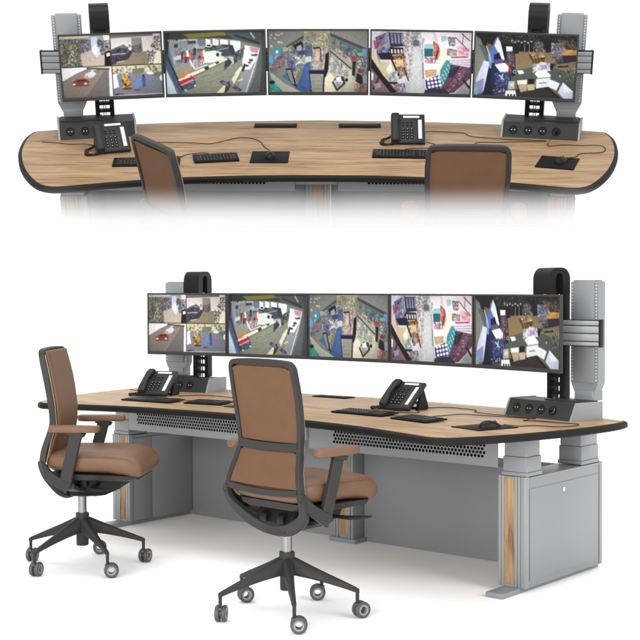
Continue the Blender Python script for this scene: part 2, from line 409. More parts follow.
        # lifting columns, two telescopic stages
        for ya, yb in ((-0.490, -0.345), (0.06, 0.245)):
            l_ = G().mat(M['grey'])
            l_.box(*X(1.386, 1.530), ya - 0.004, yb + 0.004, top + 0.0045, top + 0.024, 0.003)
            l_.box(*X(1.391, 1.526), ya, yb, top + 0.024, H(-0.600), 0.004)
            l_.box(*X(1.396, 1.521), ya + 0.005, yb - 0.005, H(-0.600), DT - 0.038, 0.004)
            l_.obj('lifting_column', d)
        k = G().mat(M['blackm']); k.box(*X(1.43, 1.458), -0.318, -0.296, top + 0.002, DT - 0.038, 0.002)
        for i in range(10): k.box(*X(1.426, 1.462), -0.323, -0.291, top + 0.006 + i * 0.019, top + 0.019 + i * 0.019, 0.002)
        k.obj('cable_chain', d)
        k = G().mat(M['grey']); k.box(*X(1.385, 1.412), -0.235, -0.17, top + 0.002, DT - 0.038, 0.003); k.obj('support_post', d)
        f = G().mat(M['grey']); f.box(*X(1.40, 1.50), -0.665, 0.30, 0.0, 0.0265, 0.005); f.obj('foot_plate', d)
    return d
build_desk()

# ------------------------------------------------------------------ monitor stand: rail, arches, columns, socket boxes
AL = math.radians(5.7416); RM = 6.2259
def monframe(k): a = AL * k; return Matrix.Translation((RM * math.sin(a), -RM + RM * math.cos(a), LIFT)) @ Matrix.Rotation(-a, 4, 'Z')
def build_stand():
    d = thing('monitor_stand', 'lower monitor stand, grey slotted rail on two towers on the lower desk', 'monitor stand')
    keep(d, 'upper monitor stand, grey slotted rail on two towers above the misty desk')
    # rail
    g = G().mat(M['alu']); zc, hh = LIFT - 0.002, 0.069
    yb = 0.075
    for k in range(-2, 3):
        F = monframe(k); x0, x1 = -0.318, 0.318
        if abs(k) == 2: F = Matrix.Translation((0, -0.075, LIFT)); x0, x1 = (0.935, 1.657) if k > 0 else (-1.690, -0.935)
        for za, zb in ((-hh + 0.004, -0.045), (-0.041, -0.003), (0.001, 0.037), (0.041, hh - 0.004)):
            g.box(x0, x1, yb, yb + 0.03, za, zb, 0.002, F)
        g.mat(M['blackm']).box(x0, x1, yb + 0.006, yb + 0.034, -hh, hh, 0.001, F).mat(M['alu'])
    rail = g.obj('slotted_rail', d)
    for k, s in ((2, 1), (-2, -1)):
        e = G().mat(M['black']); a, b = (1.6573, 1.667) if s > 0 else (-1.70, -1.6903); e.box(a, b, yb - 0.002, yb + 0.036, -hh - 0.003, hh + 0.003, 0.002, Matrix.Translation((0, -0.075, LIFT))); e.obj('end_cap', rail)
    for k in range(-2, 3):
        e = G().mat(M['black']); e.box(-0.06, 0.06, 0.038, 0.074, -0.06, 0.06, 0.004, monframe(k)); e.obj('monitor_bracket', d)
    for s in (1, -1):
        # frame of the socket box: u along its front, v towards the back
        th = math.radians(-12.6)
        F = Matrix.Translation((1.122, -0.055, DT + 0.001)) @ Matrix.Rotation(th, 4, 'Z')
        if s == -1: F = Matrix.Scale(-1, 4, (1, 0, 0)) @ F
        Lb = 0.480
        P = [(0, 0), (0.235, 0), (0.235, 0.086), (0.042, 0.088)]   # side profile v,z
        bx = G().mat(M['box'])
        def side(u0, u1, prof, gg):
            V = [(u0, v, z) for v, z in prof] + [(u1, v, z) for v, z in prof]; n = len(prof)
            gg.add(V, [tuple(range(n)), tuple(range(2 * n - 1, n - 1, -1))] + [(i, (i + 1) % n, n + (i + 1) % n, n + i) for i in range(n)], F)
        side(0.012, Lb - 0.012, P, bx)
        bx.mat(M['box']).box(0.20, Lb - 0.02, 0.10, 0.225, 0.0855, 0.094, 0.003, F)
        b = bx.obj('socket_box', d, 30)
        for u0, u1 in ((0.0, 0.0115), (Lb - 0.0115, Lb)):
            e = G().mat(M['alu']); side(u0, u1, [(-0.004, 0), (0.239, 0), (0.239, 0.09), (0.040, 0.092)], e); e.obj('end_plate', b, 30)
        tilt = Matrix.Translation((0, 0.021, 0.044)) @ Matrix.Rotation(math.radians(90 - 25.5), 4, 'X')
        for i, u in enumerate((0.075, 0.165, 0.252, 0.335)):
            uu = u if s == 1 else Lb - u
            q = G().mat(M['black']); T = F @ Matrix.Translation((uu, 0, 0)) @ tilt
            q.lathe([(0.0265, -0.006), (0.0265, 0.0025), (0.0245, 0.0035), (0.0225, 0.0012), (0.0, 0.0008)], 20, T)
            q.mat(M['led']).lathe([(0.0, 0.0008), (0.0028, 0.0008), (0.0028, 0.002), (0, 0.002)], 8, T @ Matrix.Translation((0.009, 0, 0)))
            q.lathe([(0.0, 0.0008), (0.0028, 0.0008), (0.0028, 0.002), (0, 0.002)], 8, T @ Matrix.Translation((-0.009, 0, 0)))
            q.obj('socket', b)
            if i == 3 and s == 1:
                pl = G().mat(M['black']); pl.lathe([(0.0, 0.001), (0.016, 0.001), (0.016, 0.012), (0.009, 0.026), (0.005, 0.032), (0, 0.032)], 16, T); pl.mat(M['wheelc']).lathe([(0.0165, 0.006), (0.0165, 0.010), (0.0150, 0.0125), (0.0150, 0.006)], 16, T, True); pl.obj('power_plug', d)
        # cable arch
        th2 = math.radians(-12.6); A = Matrix.Translation((1.3185, 0.0, 0)) @ Matrix.Rotation(th2, 4, 'Z')
        if s == -1: A = Matrix.Scale(-1, 4, (1, 0, 0)) @ A
        hw = 0.058; v0, v1 = 0.0, 0.162; s0, s1 = 0.052, 0.106; zt = H(0.342); zst = H(0.312)
        def leg(path, gg, x0, x1):
            V = [(x0, v, z) for v, z in path] + [(x1, v, z) for v, z in path]; n = len(path)
            gg.add(V, [tuple(range(n)), tuple(range(2 * n - 1, n - 1, -1))] + [(i, (i + 1) % n, n + (i + 1) % n, n + i) for i in range(n)], A)
        g = G().mat(M['black'])
        # curved head: outer arc / inner arc ribbons down to z = head
        zh = H(0.20); ro = 0.062
        outer = [(v0, zh)] + [(v0 + ro - ro * math.cos(a), zt - ro + ro * math.sin(a)) for a in [PI / 2 * i / 8 for i in range(9)]] + [(v1 - ro + ro * math.sin(a), zt - ro + ro * math.cos(a)) for a in [PI / 2 * i / 8 for i in range(9)]] + [(v1, zh)]
        ri = (s1 - s0) / 2; cz = zst - ri
        inner = [(s0, zh)] + [(s0 + ri - ri * math.cos(a), cz + ri * math.sin(a)) for a in [PI * i / 18 for i in range(19)]] 
        inner = inner[:1] + inner[1:] + [(s1, zh)]
        n = min(len(outer), len(inner))
        def res(pl, n):   # resample by length
            L = [0]; 
            for a, b_ in zip(pl[:-1], pl[1:]): L.append(L[-1] + math.dist(a, b_))
            R = []
            for i in range(n):
                t = L[-1] * i / (n - 1); j = max(k for k in range(len(L)) if L[k] <= t + 1e-9); j = min(j, len(pl) - 2)
                f = (t - L[j]) / max(1e-9, L[j + 1] - L[j]); R.append((pl[j][0] + (pl[j + 1][0] - pl[j][0]) * f, pl[j][1] + (pl[j + 1][1] - pl[j][1]) * f))
            return R
        o_, i_ = res(outer, 40), res(inner, 40)
        rings = [[(-hw, *o_[k]), (hw, *o_[k]), (hw, *i_[k]), (-hw, *i_[k])] for k in range(40)]
        g.loft(rings, True, A)
        # solid webs either side of the slot so the head reads as a thick hollow casing
        # legs as ladders: two stiles, rungs, thin central rods
        for va, vb, zlo, zhi in ((v0, s0, H(-0.10), zh), (s1, v1, DT + 0.088, zh)):
            g.box(-hw, -hw + 0.026, va, vb, zlo, zhi, 0.002, A); g.box(hw - 0.026, hw, va, vb, zlo, zhi, 0.002, A)
            z = zhi - 0.012
            while z > zlo:
                g.box(-hw + 0.02, hw - 0.02, va + 0.006, vb - 0.006, max(zlo, z - 0.018), z, 0.001, A); z -= 0.046
        g.obj('cable_arch', d, 40)
        r = G().mat(M['bezel'])
        for xx in (-0.006, 0.008): r.box(xx - 0.002, xx + 0.002, s1 + 0.012, s1 + 0.02, DT + 0.09, zh + 0.02, 0, A)
        r.obj('cable_rods', d)
        # steel column with punched flanges
        C = Matrix.Translation((1.535, 0.062, 0)) @ Matrix.Rotation(math.radians(-9.5), 4, 'Z')
        if s == -1: C = Matrix.Scale(-1, 4, (1, 0, 0)) @ C
        g = G().mat(M['grey']); zlow = DT + 0.09; z1, z2, ztop = H(-0.322), H(-0.262), H(0.268)
        g.box(-0.059, 0.059, 0.0, 0.088, zlow, z1 + 0.02, 0.003, C)
        rings = []
        for z, w in ((z1, 0.060), (z2, 0.089), (ztop, 0.089)): rings.append([(-w, 0.008, z), (w, 0.008, z), (w, 0.066, z), (-w, 0.066, z)])
        g.loft(rings, True, C)
        g.box(-0.066, 0.066, 0.0, 0.074, z2, ztop + 0.008, 0.003, C)
        cl = g.obj('steel_column', d)
        for xx in (-0.0775, 0.0775):
            hol = G().mat(M['slot']); hol.box(xx - 0.0038, xx + 0.0038, 0.0068, 0.0079, z2 + 0.01, ztop - 0.005, 0, C)  # pale strip painted as the white background seen through the slots
            z = z2 + 0.02; hol.mat(M['grey'])
            while z < ztop - 0.01: hol.box(xx - 0.0054, xx + 0.0054, 0.0064, 0.0070, z, z + 0.0095, 0, C); z += 0.017
            hol.obj('painted_slots', cl)
build_stand()

# ------------------------------------------------------------------ screen pictures, painted procedurally into colour attributes
SW, SH = 220, 138
def canvas(c): a = np.zeros((SH * 2, SW * 2, 3)); a[:] = np.array(c) / 255; return a
YY, XX = np.mgrid[0:SH * 2, 0:SW * 2]; XX = (XX + 0.5) / (SW * 2); YY = (YY + 0.5) / (SH * 2)
def poly(a, pts, c, al=1.0):
    m = np.zeros(XX.shape, bool); n = len(pts)
    for i in range(n):
        x0, y0 = pts[i]; x1, y1 = pts[(i + 1) % n]
        if y0 == y1: continue
        cr = ((y0 > YY) != (y1 > YY)) & (XX < (x1 - x0) * (YY - y0) / (y1 - y0) + x0); m ^= cr
    a[m] = a[m] * (1 - al) + np.array(c) / 255 * al
def ell(a, x, y, rx, ry, c, al=1.0):
    m = ((XX - x) / rx) ** 2 + ((YY - y) / ry) ** 2 < 1; a[m] = a[m] * (1 - al) + np.array(c) / 255 * al
def line(a, x0, y0, x1, y1, w, c, al=1.0):
    dx, dy = x1 - x0, y1 - y0; L = math.hypot(dx, dy) or 1; px, py = -dy / L * w / 2, dx / L * w / 2 * 1.6
    poly(a, [(x0 + px, y0 + py), (x1 + px, y1 + py), (x1 - px, y1 - py), (x0 - px, y0 - py)], c, al)
def clutter(a, rnd, x0, y0, x1, y1, n, cols, smin=0.008, smax=0.03, inside=None):
    n = int(n * 1.5); smax *= 0.75
    for _ in range(n):
        x, y = rnd.uniform(x0, x1), rnd.uniform(y0, y1)
        if inside and not inside(x, y): continue
        w, h = rnd.uniform(smin, smax), rnd.uniform(smin, smax) * 1.5; c = rnd.choice(cols); k = rnd.uniform(0.75, 1.2)
        c = tuple(min(255, v * k) for v in c); sk = rnd.uniform(-0.5, 0.5) * w
        if rnd.random() < 0.6: poly(a, [(x, y), (x + w, y + sk), (x + w + sk, y + h), (x + sk, y + h)], c, 0.6)
        else: ell(a, x, y, w * 0.6, h * 0.6, c, 0.6)
def rack(a, rnd, quad, nu, nv, cols, al=0.9, fill=0.92, jit=0.25):
    """quad TL,TR,BR,BL filled with a grid of uneven cells"""
    (ax, ay), (bx, by), (cx, cy), (dx, dy) = quad; nu = max(3, int(nu * 1.45)); nv = max(3, int(nv * 1.45))
    mid = tuple(sum(c[i] for c in cols) / len(cols) for i in range(3)); lo = rnd.uniform(0, 6); poly(a, list(quad), mid, 0.5 * al)
    def P(u, v): return (ax * (1 - u) * (1 - v) + bx * u * (1 - v) + cx * u * v + dx * (1 - u) * v, ay * (1 - u) * (1 - v) + by * u * (1 - v) + cy * u * v + dy * (1 - u) * v)
    for j in range(nv):
        for i in range(nu):
            if rnd.random() > fill: continue
            u0, v0, u1, v1 = i / nu, j / nv, (i + 1) / nu, (j + 1) / nv
            q = [P(u + rnd.uniform(-jit, jit) / nu, v + rnd.uniform(-jit, jit) / nv) for u, v in ((u0, v0), (u1, v0), (u1, v1), (u0, v1))]
            k = rnd.uniform(0.72, 1.15) * (1 + 0.18 * math.sin(lo + 7 * u0 + 3 * v0)); c = rnd.choice(cols); c = tuple(min(255, (x * 0.75 + m_ * 0.25) * k) for x, m_ in zip(c, mid)); poly(a, q, c, al * rnd.uniform(0.6, 1))
def sub(a, x0, y0, x1, y1):
    h, w = a.shape[:2]
    return a[int(y0 * h):int(y1 * h), int(x0 * w):int(x1 * w)]
def quarter(base, fn):
    b = canvas(base); fn(b); return (b[0::2, 0::2] + b[1::2, 0::2] + b[0::2, 1::2] + b[1::2, 1::2]) / 4
DARKS = [(30, 28, 25), (52, 50, 42), (70, 66, 55), (20, 20, 22), (95, 90, 75)]
LIGHTS = [(225, 222, 205), (245, 245, 240), (200, 195, 180), (170, 165, 150)]
def scr0():
    rnd = random.Random(3); a = canvas((35, 35, 33))
    def q1(b):
        poly(b, [(0, 0), (1, 0), (1, 0.35), (0, 0.45)], (170, 168, 158))
        poly(b, [(0.35, 0.55), (0.7, 0.38), (0.95, 0.5), (0.9, 1), (0.4, 1)], (186, 172, 160))
        rack(b, rnd, ((0.28, 0.1), (0.68, 0.14), (0.66, 0.44), (0.36, 0.62)), 16, 8, [(90, 84, 100), (120, 112, 124), (56, 50, 64), (160, 150, 152), (70, 60, 90), (196, 190, 190)], 0.9)
        rack(b, rnd, ((0.0, 0.08), (0.36, 0.12), (0.42, 0.98), (0.0, 1.0)), 14, 16, [(52, 50, 42), (80, 76, 60), (205, 200, 170), (225, 220, 200), (120, 115, 90), (60, 60, 45), (150, 142, 116), (36, 34, 30)], 0.9, 0.92, 0.45)
        poly(b, [(0.62, 0.05), (0.74, 0.05), (0.78, 0.6), (0.72, 0.72), (0.62, 0.5)], (205, 212, 235)); ell(b, 0.69, 0.45, 0.05, 0.14, (240, 244, 255))
        poly(b, [(0.76, 0.2), (1, 0.12), (1, 0.6), (0.8, 0.68)], (160, 160, 158)); clutter(b, rnd, 0.76, 0.15, 0.98, 0.62, 50, [(200, 198, 195), (90, 90, 92), (140, 140, 140), (60, 60, 60)], 0.03, 0.08)
        poly(b, [(0.86, 0.0), (1, 0), (1, 0.16), (0.88, 0.18)], (240, 235, 225)); poly(b, [(0.88, 0.55), (1, 0.5), (1, 1), (0.86, 1)], (22, 20, 20)); poly(b, [(0.91, 0.58), (0.98, 0.57), (0.98, 0.68), (0.91, 0.7)], (220, 220, 220))
        poly(b, [(0, 0), (0.6, 0), (0.6, 0.06), (0, 0.1)], (215, 212, 190))
    def q2(b):
        poly(b, [(0, 0), (1, 0), (1, 0.6), (0, 0.6)], (222, 214, 208)); poly(b, [(0.1, 0.62), (0.75, 0.56), (0.9, 1), (0, 1)], (140, 128, 106))
        poly(b, [(0.42, 0.12), (0.62, 0.12), (0.64, 0.6), (0.42, 0.6)], (150, 142, 138)); poly(b, [(0, 0), (0.85, 0), (0.85, 0.08), (0, 0.12)], (120, 116, 108))
        poly(b, [(0, 0.5), (0.3, 0.42), (0.42, 0.6), (0.34, 0.8), (0, 0.98)], (62, 60, 68)); rack(b, rnd, ((0.0, 0.48), (0.26, 0.32), (0.38, 0.56), (0.02, 0.94)), 12, 10, [(40, 40, 44), (80, 82, 95), (110, 112, 125), (24, 24, 26), (150, 146, 150), (66, 66, 78)], 0.9, 0.92, 0.4); line(b, 0.02, 0.64, 0.3, 0.62, 0.02, (170, 172, 190)); line(b, 0.1, 0.9, 0.26, 0.86, 0.02, (196, 192, 180))
        rack(b, rnd, ((0.42, 0.42), (0.6, 0.3), (0.62, 0.6), (0.42, 0.62)), 8, 7, [(70, 66, 64), (100, 96, 92), (40, 38, 38), (150, 142, 138), (120, 112, 110)], 0.9, 0.85, 0.4); clutter(b, rnd, 0.25, 0.35, 0.42, 0.58, 20, [(50, 48, 50), (150, 140, 140)], 0.02, 0.05)
        poly(b, [(0.72, 1), (0.96, 0.5), (1, 0.45), (1, 1)], (232, 224, 202)); clutter(b, rnd, 0.8, 0.1, 0.97, 0.55, 70, [(40, 38, 36), (120, 116, 108), (210, 200, 180), (70, 66, 60)], 0.015, 0.05, lambda x, y: x > 0.78 + (0.5 - y) * 0.15)
        clutter(b, rnd, 0.72, 0.55, 0.84, 0.98, 25, [(50, 44, 44), (90, 80, 78), (225, 215, 210)], 0.02, 0.05)
    def q3(b):
        poly(b, [(0, 0), (0.62, 0), (0.30, 0.2), (0, 0.45)], (228, 228, 228)); poly(b, [(0, 0.45), (0.3, 0.2), (0.62, 0.08), (0.9, 0.06), (0.93, 1), (0, 1)], (142, 128, 118))
        poly(b, [(0.5, 0), (1, 0), (1, 0.06), (0.85, 0.1), (0.6, 0.14)], (200, 195, 160)); poly(b, [(0.45, 1), (0.85, 0.15), (0.93, 0.15), (0.92, 1)], (118, 112, 110))
        poly(b, [(0.45, 0.24), (0.62, 0.12), (0.70, 0.2), (0.62, 0.34), (0.5, 0.38)], (205, 208, 216)); poly(b, [(0.62, 0.14), (0.75, 0.08), (0.8, 0.14), (0.68, 0.22)], (120, 125, 120))
        poly(b, [(0.18, 0.50), (0.28, 0.40), (0.48, 0.38), (0.54, 0.48), (0.5, 0.58), (0.2, 0.58)], (150, 62, 58)); poly(b, [(0.3, 0.42), (0.46, 0.40), (0.48, 0.46), (0.29, 0.48)], (70, 40, 45)); poly(b, [(0.42, 0.3), (0.5, 0.28), (0.55, 0.38), (0.46, 0.38)], (205, 150, 150))
        ell(b, 0.23, 0.57, 0.03, 0.05, (230, 225, 215)); ell(b, 0.46, 0.55, 0.03, 0.05, (200, 190, 185)); line(b, 0.2, 0.6, 0.52, 0.6, 0.03, (80, 60, 55), 0.7)
        poly(b, [(0.94, 0.1), (1, 0), (1, 1), (0.92, 1)], (236, 238, 232)); line(b, 0.5, 0.05, 0.95, 0.1, 0.03, (70, 66, 60))
    def q4(b):
        poly(b, [(0, 0), (1, 0), (1, 0.25), (0, 0.3)], (200, 192, 158)); poly(b, [(0, 0.3), (0.4, 0.22), (1, 0.3), (1, 1), (0, 1)], (132, 130, 146))
        clutter(b, rnd, 0.0, 0.05, 1.0, 0.26, 90, [(215, 208, 170), (150, 145, 110), (235, 228, 200), (95, 100, 80), (120, 118, 110)], 0.02, 0.07)
        poly(b, [(0.4, 0.12), (0.64, 0.1), (0.64, 0.26), (0.42, 0.3)], (118, 125, 105)); poly(b, [(0.0, 0.3), (0.08, 0.25), (0.12, 0.7), (0.0, 0.75)], (225, 230, 232))
        poly(b, [(0.2, 0.35), (0.28, 0.3), (0.34, 0.5), (0.36, 0.72), (0.2, 0.72)], (206, 162, 60)); clutter(b, rnd, 0.18, 0.35, 0.34, 0.72, 22, [(120, 85, 30), (235, 195, 90), (60, 45, 25)], 0.02, 0.06)
        ell(b, 0.28, 0.76, 0.1, 0.04, (60, 55, 60), 0.7); poly(b, [(0.42, 0.75), (0.48, 0.5), (0.58, 0.45), (0.55, 0.75)], (105, 140, 195)); poly(b, [(0.58, 0.4), (0.66, 0.4), (0.66, 0.72), (0.6, 0.75)], (80, 90, 150)); ell(b, 0.62, 0.36, 0.02, 0.04, (40, 35, 40)); ell(b, 0.48, 0.82, 0.07, 0.03, (70, 68, 80), 0.6)
        poly(b, [(0.82, 0.3), (1, 0.24), (1, 0.42), (0.84, 0.4)], (92, 130, 118)); ell(b, 0.76, 0.28, 0.07, 0.05, (230, 228, 225)); ell(b, 0.98, 0.45, 0.04, 0.09, (235, 235, 235)); ell(b, 0.12, 0.98, 0.1, 0.07, (28, 26, 30)); poly(b, [(0.1, 0.85), (0.4, 0.85), (0.5, 1), (0.1, 1)], (150, 135, 145), 0.5)
        line(b, 0, 0.98, 1, 0.96, 0.02, (205, 205, 190))
    h2, w2 = SH, SW
    for fn, (r, c) in ((q1, (0, 0)), (q2, (0, 1)), (q3, (1, 0)), (q4, (1, 1))):
        q = quarter((120, 120, 118), fn)[1:h2 - 1, 1:w2 - 1]; a[r * h2 + 1:r * h2 + 1 + h2 - 2, c * w2 + 1:c * w2 + 1 + w2 - 2] = q
    a[h2 - 2:h2 + 2, :] = np.array((60, 52, 48)) / 255; a[:, w2 - 2:w2 + 2] = np.array((90, 60, 58)) / 255
    return a
def scr1():
    rnd = random.Random(8); a = canvas((132, 134, 118))
    poly(a, [(0.2, 0.55), (0.9, 0.3), (0.85, 1), (0.1, 1)], (136, 138, 122)); poly(a, [(0.06, 0.5), (0.3, 0.4), (0.25, 0.62), (0.1, 0.7)], (150, 148, 136))
    poly(a, [(0, 0), (1, 0), (1, 0.24), (0.8, 0.14), (0.5, 0.1), (0.2, 0.1), (0, 0.2)], (62, 70, 66)); poly(a, [(0.18, 0.03), (0.6, 0.0), (0.62, 0.06), (0.25, 0.1)], (134, 126, 52)); poly(a, [(0.6, 0.02), (0.97, 0.02), (0.97, 0.24), (0.7, 0.13)], (88, 98, 96)); line(a, 0.7, 0.06, 0.95, 0.2, 0.02, (56, 64, 64)); line(a, 0.86, 0.02, 0.9, 0.12, 0.015, (190, 198, 198))
    poly(a, [(0.03, 0.14), (0.4, 0.1), (0.42, 0.36), (0.08, 0.5)], (152, 156, 160)); rack(a, rnd, ((0.08, 0.14), (0.4, 0.12), (0.4, 0.3), (0.1, 0.34)), 14, 5, [(150, 154, 158), (128, 134, 142), (168, 172, 174)], 0.6)
    poly(a, [(0.09, 0.19), (0.13, 0.18), (0.13, 0.24), (0.09, 0.25)], (66, 72, 74)); poly(a, [(0.23, 0.14), (0.31, 0.13), (0.31, 0.18), (0.23, 0.19)], (60, 72, 66)); poly(a, [(0.28, 0.26), (0.31, 0.26), (0.31, 0.37), (0.28, 0.37)], (36, 36, 42)); poly(a, [(0.33, 0.1), (0.42, 0.1), (0.43, 0.22), (0.34, 0.22)], (110, 122, 138))
    for x0, x1, yt, yb in ((0.41, 0.46, 0.11, 0.2), (0.48, 0.54, 0.11, 0.21), (0.555, 0.635, 0.12, 0.22), (0.655, 0.76, 0.14, 0.34)): poly(a, [(x0, yt), (x1, yt + 0.02), (x1 - 0.005, yb + 0.02), (x0, yb)], (232, 244, 250))
    poly(a, [(0.80, 0.22), (0.96, 0.28), (0.92, 0.52), (0.86, 0.78), (0.79, 1.0), (0.72, 1), (0.78, 0.5)], (150, 154, 158)); poly(a, [(0.80, 0.22), (0.955, 0.28), (0.93, 0.42), (0.85, 0.62), (0.78, 0.62), (0.77, 0.5)], (244, 246, 252)); poly(a, [(0.85, 0.25), (0.945, 0.28), (0.93, 0.36), (0.86, 0.33)], (226, 150, 160)); ell(a, 0.895, 0.385, 0.035, 0.022, (90, 92, 100)); ell(a, 0.88, 0.36, 0.03, 0.018, (225, 228, 235))
    line(a, 0.93, 0.4, 0.8, 1.0, 0.012, (214, 216, 222)); poly(a, [(0.955, 0.25), (1, 0.15), (1, 1), (0.82, 1), (0.9, 0.7)], (104, 110, 112)); poly(a, [(0.97, 0.05), (1, 0.05), (1, 1), (0.94, 1), (0.975, 0.5)], (80, 84, 88))
    poly(a, [(0.0, 0.15), (0.04, 0.2), (0.09, 0.6), (0.2, 1), (0, 1)], (120, 130, 150)); poly(a, [(0.0, 0.3), (0.035, 0.3), (0.08, 0.66), (0.17, 0.94), (0.14, 1), (0.09, 0.88), (0, 0.55)], (78, 94, 126)); line(a, 0.02, 0.4, 0.16, 0.94, 0.014, (34, 38, 60)); poly(a, [(0, 0.6), (0.06, 0.82), (0.1, 1), (0, 1)], (206, 224, 236)); poly(a, [(0, 0), (0.05, 0), (0.03, 0.3), (0, 0.5)], (40, 44, 48))
    rack(a, rnd, ((0.4, 0.22), (0.68, 0.22), (0.66, 0.36), (0.42, 0.34)), 12, 5, [(60, 66, 76), (84, 92, 104), (120, 126, 136), (40, 44, 52), (150, 156, 160)], 0.9); poly(a, [(0.5, 0.28), (0.66, 0.24), (0.68, 0.38), (0.54, 0.42)], (72, 78, 90)); poly(a, [(0.55, 0.2), (0.68, 0.22), (0.7, 0.32), (0.66, 0.38), (0.64, 0.28)], (58, 66, 70)); line(a, 0.52, 0.3, 0.64, 0.26, 0.01, (150, 158, 164)); line(a, 0.4, 0.26, 0.5, 0.23, 0.014, (34, 38, 44)); ell(a, 0.44, 0.22, 0.035, 0.03, (214, 220, 222)); ell(a, 0.44, 0.22, 0.022, 0.015, (50, 54, 60))
    rack(a, rnd, ((0.66, 0.36), (0.8, 0.26), (0.78, 0.42), (0.68, 0.54)), 7, 4, [(60, 58, 68), (90, 92, 98), (130, 130, 132), (42, 42, 50)], 0.9)
    rack(a, rnd, ((0.1, 0.32), (0.42, 0.26), (0.42, 0.42), (0.1, 0.5)), 16, 5, [(120, 120, 128), (66, 60, 80), (150, 146, 146), (96, 98, 104), (44, 46, 60), (176, 176, 172)], 0.75)
    poly(a, [(0.08, 0.4), (0.17, 0.36), (0.17, 0.42), (0.09, 0.46)], (200, 202, 212)); line(a, 0.08, 0.46, 0.09, 0.52, 0.008, (200, 202, 212))
    for x, y, c in ((0.155, 0.34, (120, 40, 56)), (0.175, 0.37, (206, 104, 74)), (0.235, 0.34, (226, 106, 54)), (0.35, 0.31, (216, 96, 62)), (0.19, 0.4, (44, 60, 120)), (0.33, 0.39, (52, 50, 96)), (0.26, 0.42, (90, 76, 80)), (0.21, 0.3, (226, 226, 222)), (0.375, 0.3, (232, 222, 205))): poly(a, [(x, y), (x + 0.022, y - 0.01), (x + 0.027, y + 0.09), (x + 0.002, y + 0.10)], c)
    poly(a, [(0.25, 0.56), (0.24, 0.46), (0.38, 0.42), (0.42, 0.48), (0.30, 0.57)], (190, 180, 178)); rack(a, rnd, ((0.25, 0.44), (0.42, 0.4), (0.42, 0.5), (0.28, 0.56)), 9, 4, [(196, 150, 150), (170, 176, 170), (120, 110, 130), (214, 206, 196), (90, 100, 96), (170, 70, 70)], 0.85)
    poly(a, [(0.385, 0.32), (0.5, 0.30), (0.58, 0.34), (0.59, 0.44), (0.46, 0.5), (0.39, 0.5)], (214, 220, 214)); poly(a, [(0.5, 0.30), (0.58, 0.34), (0.59, 0.42), (0.52, 0.44)], (196, 202, 196)); ell(a, 0.525, 0.37, 0.016, 0.028, (44, 46, 48)); ell(a, 0.575, 0.37, 0.014, 0.026, (50, 52, 54)); poly(a, [(0.6, 0.42), (0.68, 0.4), (0.69, 0.52), (0.61, 0.56)], (178, 182, 174)); poly(a, [(0.6, 0.46), (0.63, 0.42), (0.67, 0.5), (0.61, 0.6), (0.58, 0.62)], (54, 64, 84)); line(a, 0.24, 0.44, 0.29, 0.6, 0.014, (224, 224, 226)); line(a, 0.29, 0.6, 0.42, 0.53, 0.01, (224, 224, 226))
    poly(a, [(0.12, 0.74), (0.38, 0.58), (0.6, 0.43), (0.63, 0.45), (0.42, 0.60), (0.15, 0.79)], (226, 214, 186)); poly(a, [(0.38, 0.58), (0.42, 0.55), (0.44, 0.58), (0.40, 0.62)], (56, 58, 66)); poly(a, [(0.5, 0.5), (0.53, 0.48), (0.54, 0.5), (0.51, 0.53)], (60, 62, 66)); line(a, 0.16, 0.79, 0.62, 0.47, 0.008, (86, 84, 62), 0.8)
    poly(a, [(0.10, 0.68), (0.20, 0.62), (0.25, 0.63), (0.14, 0.78)], (190, 140, 88)); poly(a, [(0.12, 0.80), (0.25, 0.70), (0.29, 0.76), (0.15, 0.88)], (176, 46, 66)); line(a, 0.14, 0.86, 0.27, 0.77, 0.016, (214, 150, 160)); line(a, 0.12, 0.78, 0.24, 0.71, 0.02, (238, 214, 188)); poly(a, [(0.15, 0.88), (0.29, 0.78), (0.3, 0.88), (0.17, 0.97)], (66, 84, 96)); ell(a, 0.19, 0.94, 0.018, 0.02, (176, 190, 196)); ell(a, 0.285, 0.87, 0.012, 0.016, (240, 236, 232)); rack(a, rnd, ((0.17, 0.86), (0.28, 0.8), (0.28, 0.87), (0.18, 0.93)), 6, 2, [(90, 110, 120), (50, 62, 74), (120, 130, 136)], 0.7)
    poly(a, [(0.5, 1), (0.6, 0.84), (0.62, 0.9), (0.57, 1)], (226, 206, 180)); poly(a, [(0.60, 0.86), (0.63, 0.8), (0.65, 0.88), (0.61, 0.98), (0.58, 1)], (58, 64, 24)); poly(a, [(0.66, 0.78), (0.71, 0.64), (0.76, 0.56), (0.77, 0.6), (0.68, 0.86)], (222, 218, 186)); poly(a, [(0.76, 0.64), (0.79, 0.52), (0.81, 0.54), (0.78, 0.66)], (56, 56, 60)); poly(a, [(0.72, 0.8), (0.77, 0.76), (0.78, 0.78), (0.72, 0.82)], (206, 206, 196)); ell(a, 0.86, 0.47, 0.022, 0.02, (70, 72, 80)); ell(a, 0.845, 0.51, 0.018, 0.016, (90, 92, 98)); ell(a, 0.82, 0.56, 0.016, 0.016, (60, 60, 66))
    poly(a, [(0.53, 0.82), (0.56, 0.78), (0.65, 0.86), (0.63, 0.92)], (74, 70, 108)); poly(a, [(0.56, 0.82), (0.6, 0.82), (0.63, 0.88), (0.6, 0.88)], (120, 122, 130)); poly(a, [(0.66, 0.92), (0.69, 0.88), (0.76, 0.95), (0.74, 0.99)], (74, 76, 108)); poly(a, [(0.69, 0.92), (0.73, 0.94), (0.73, 0.97)], (128, 134, 120))
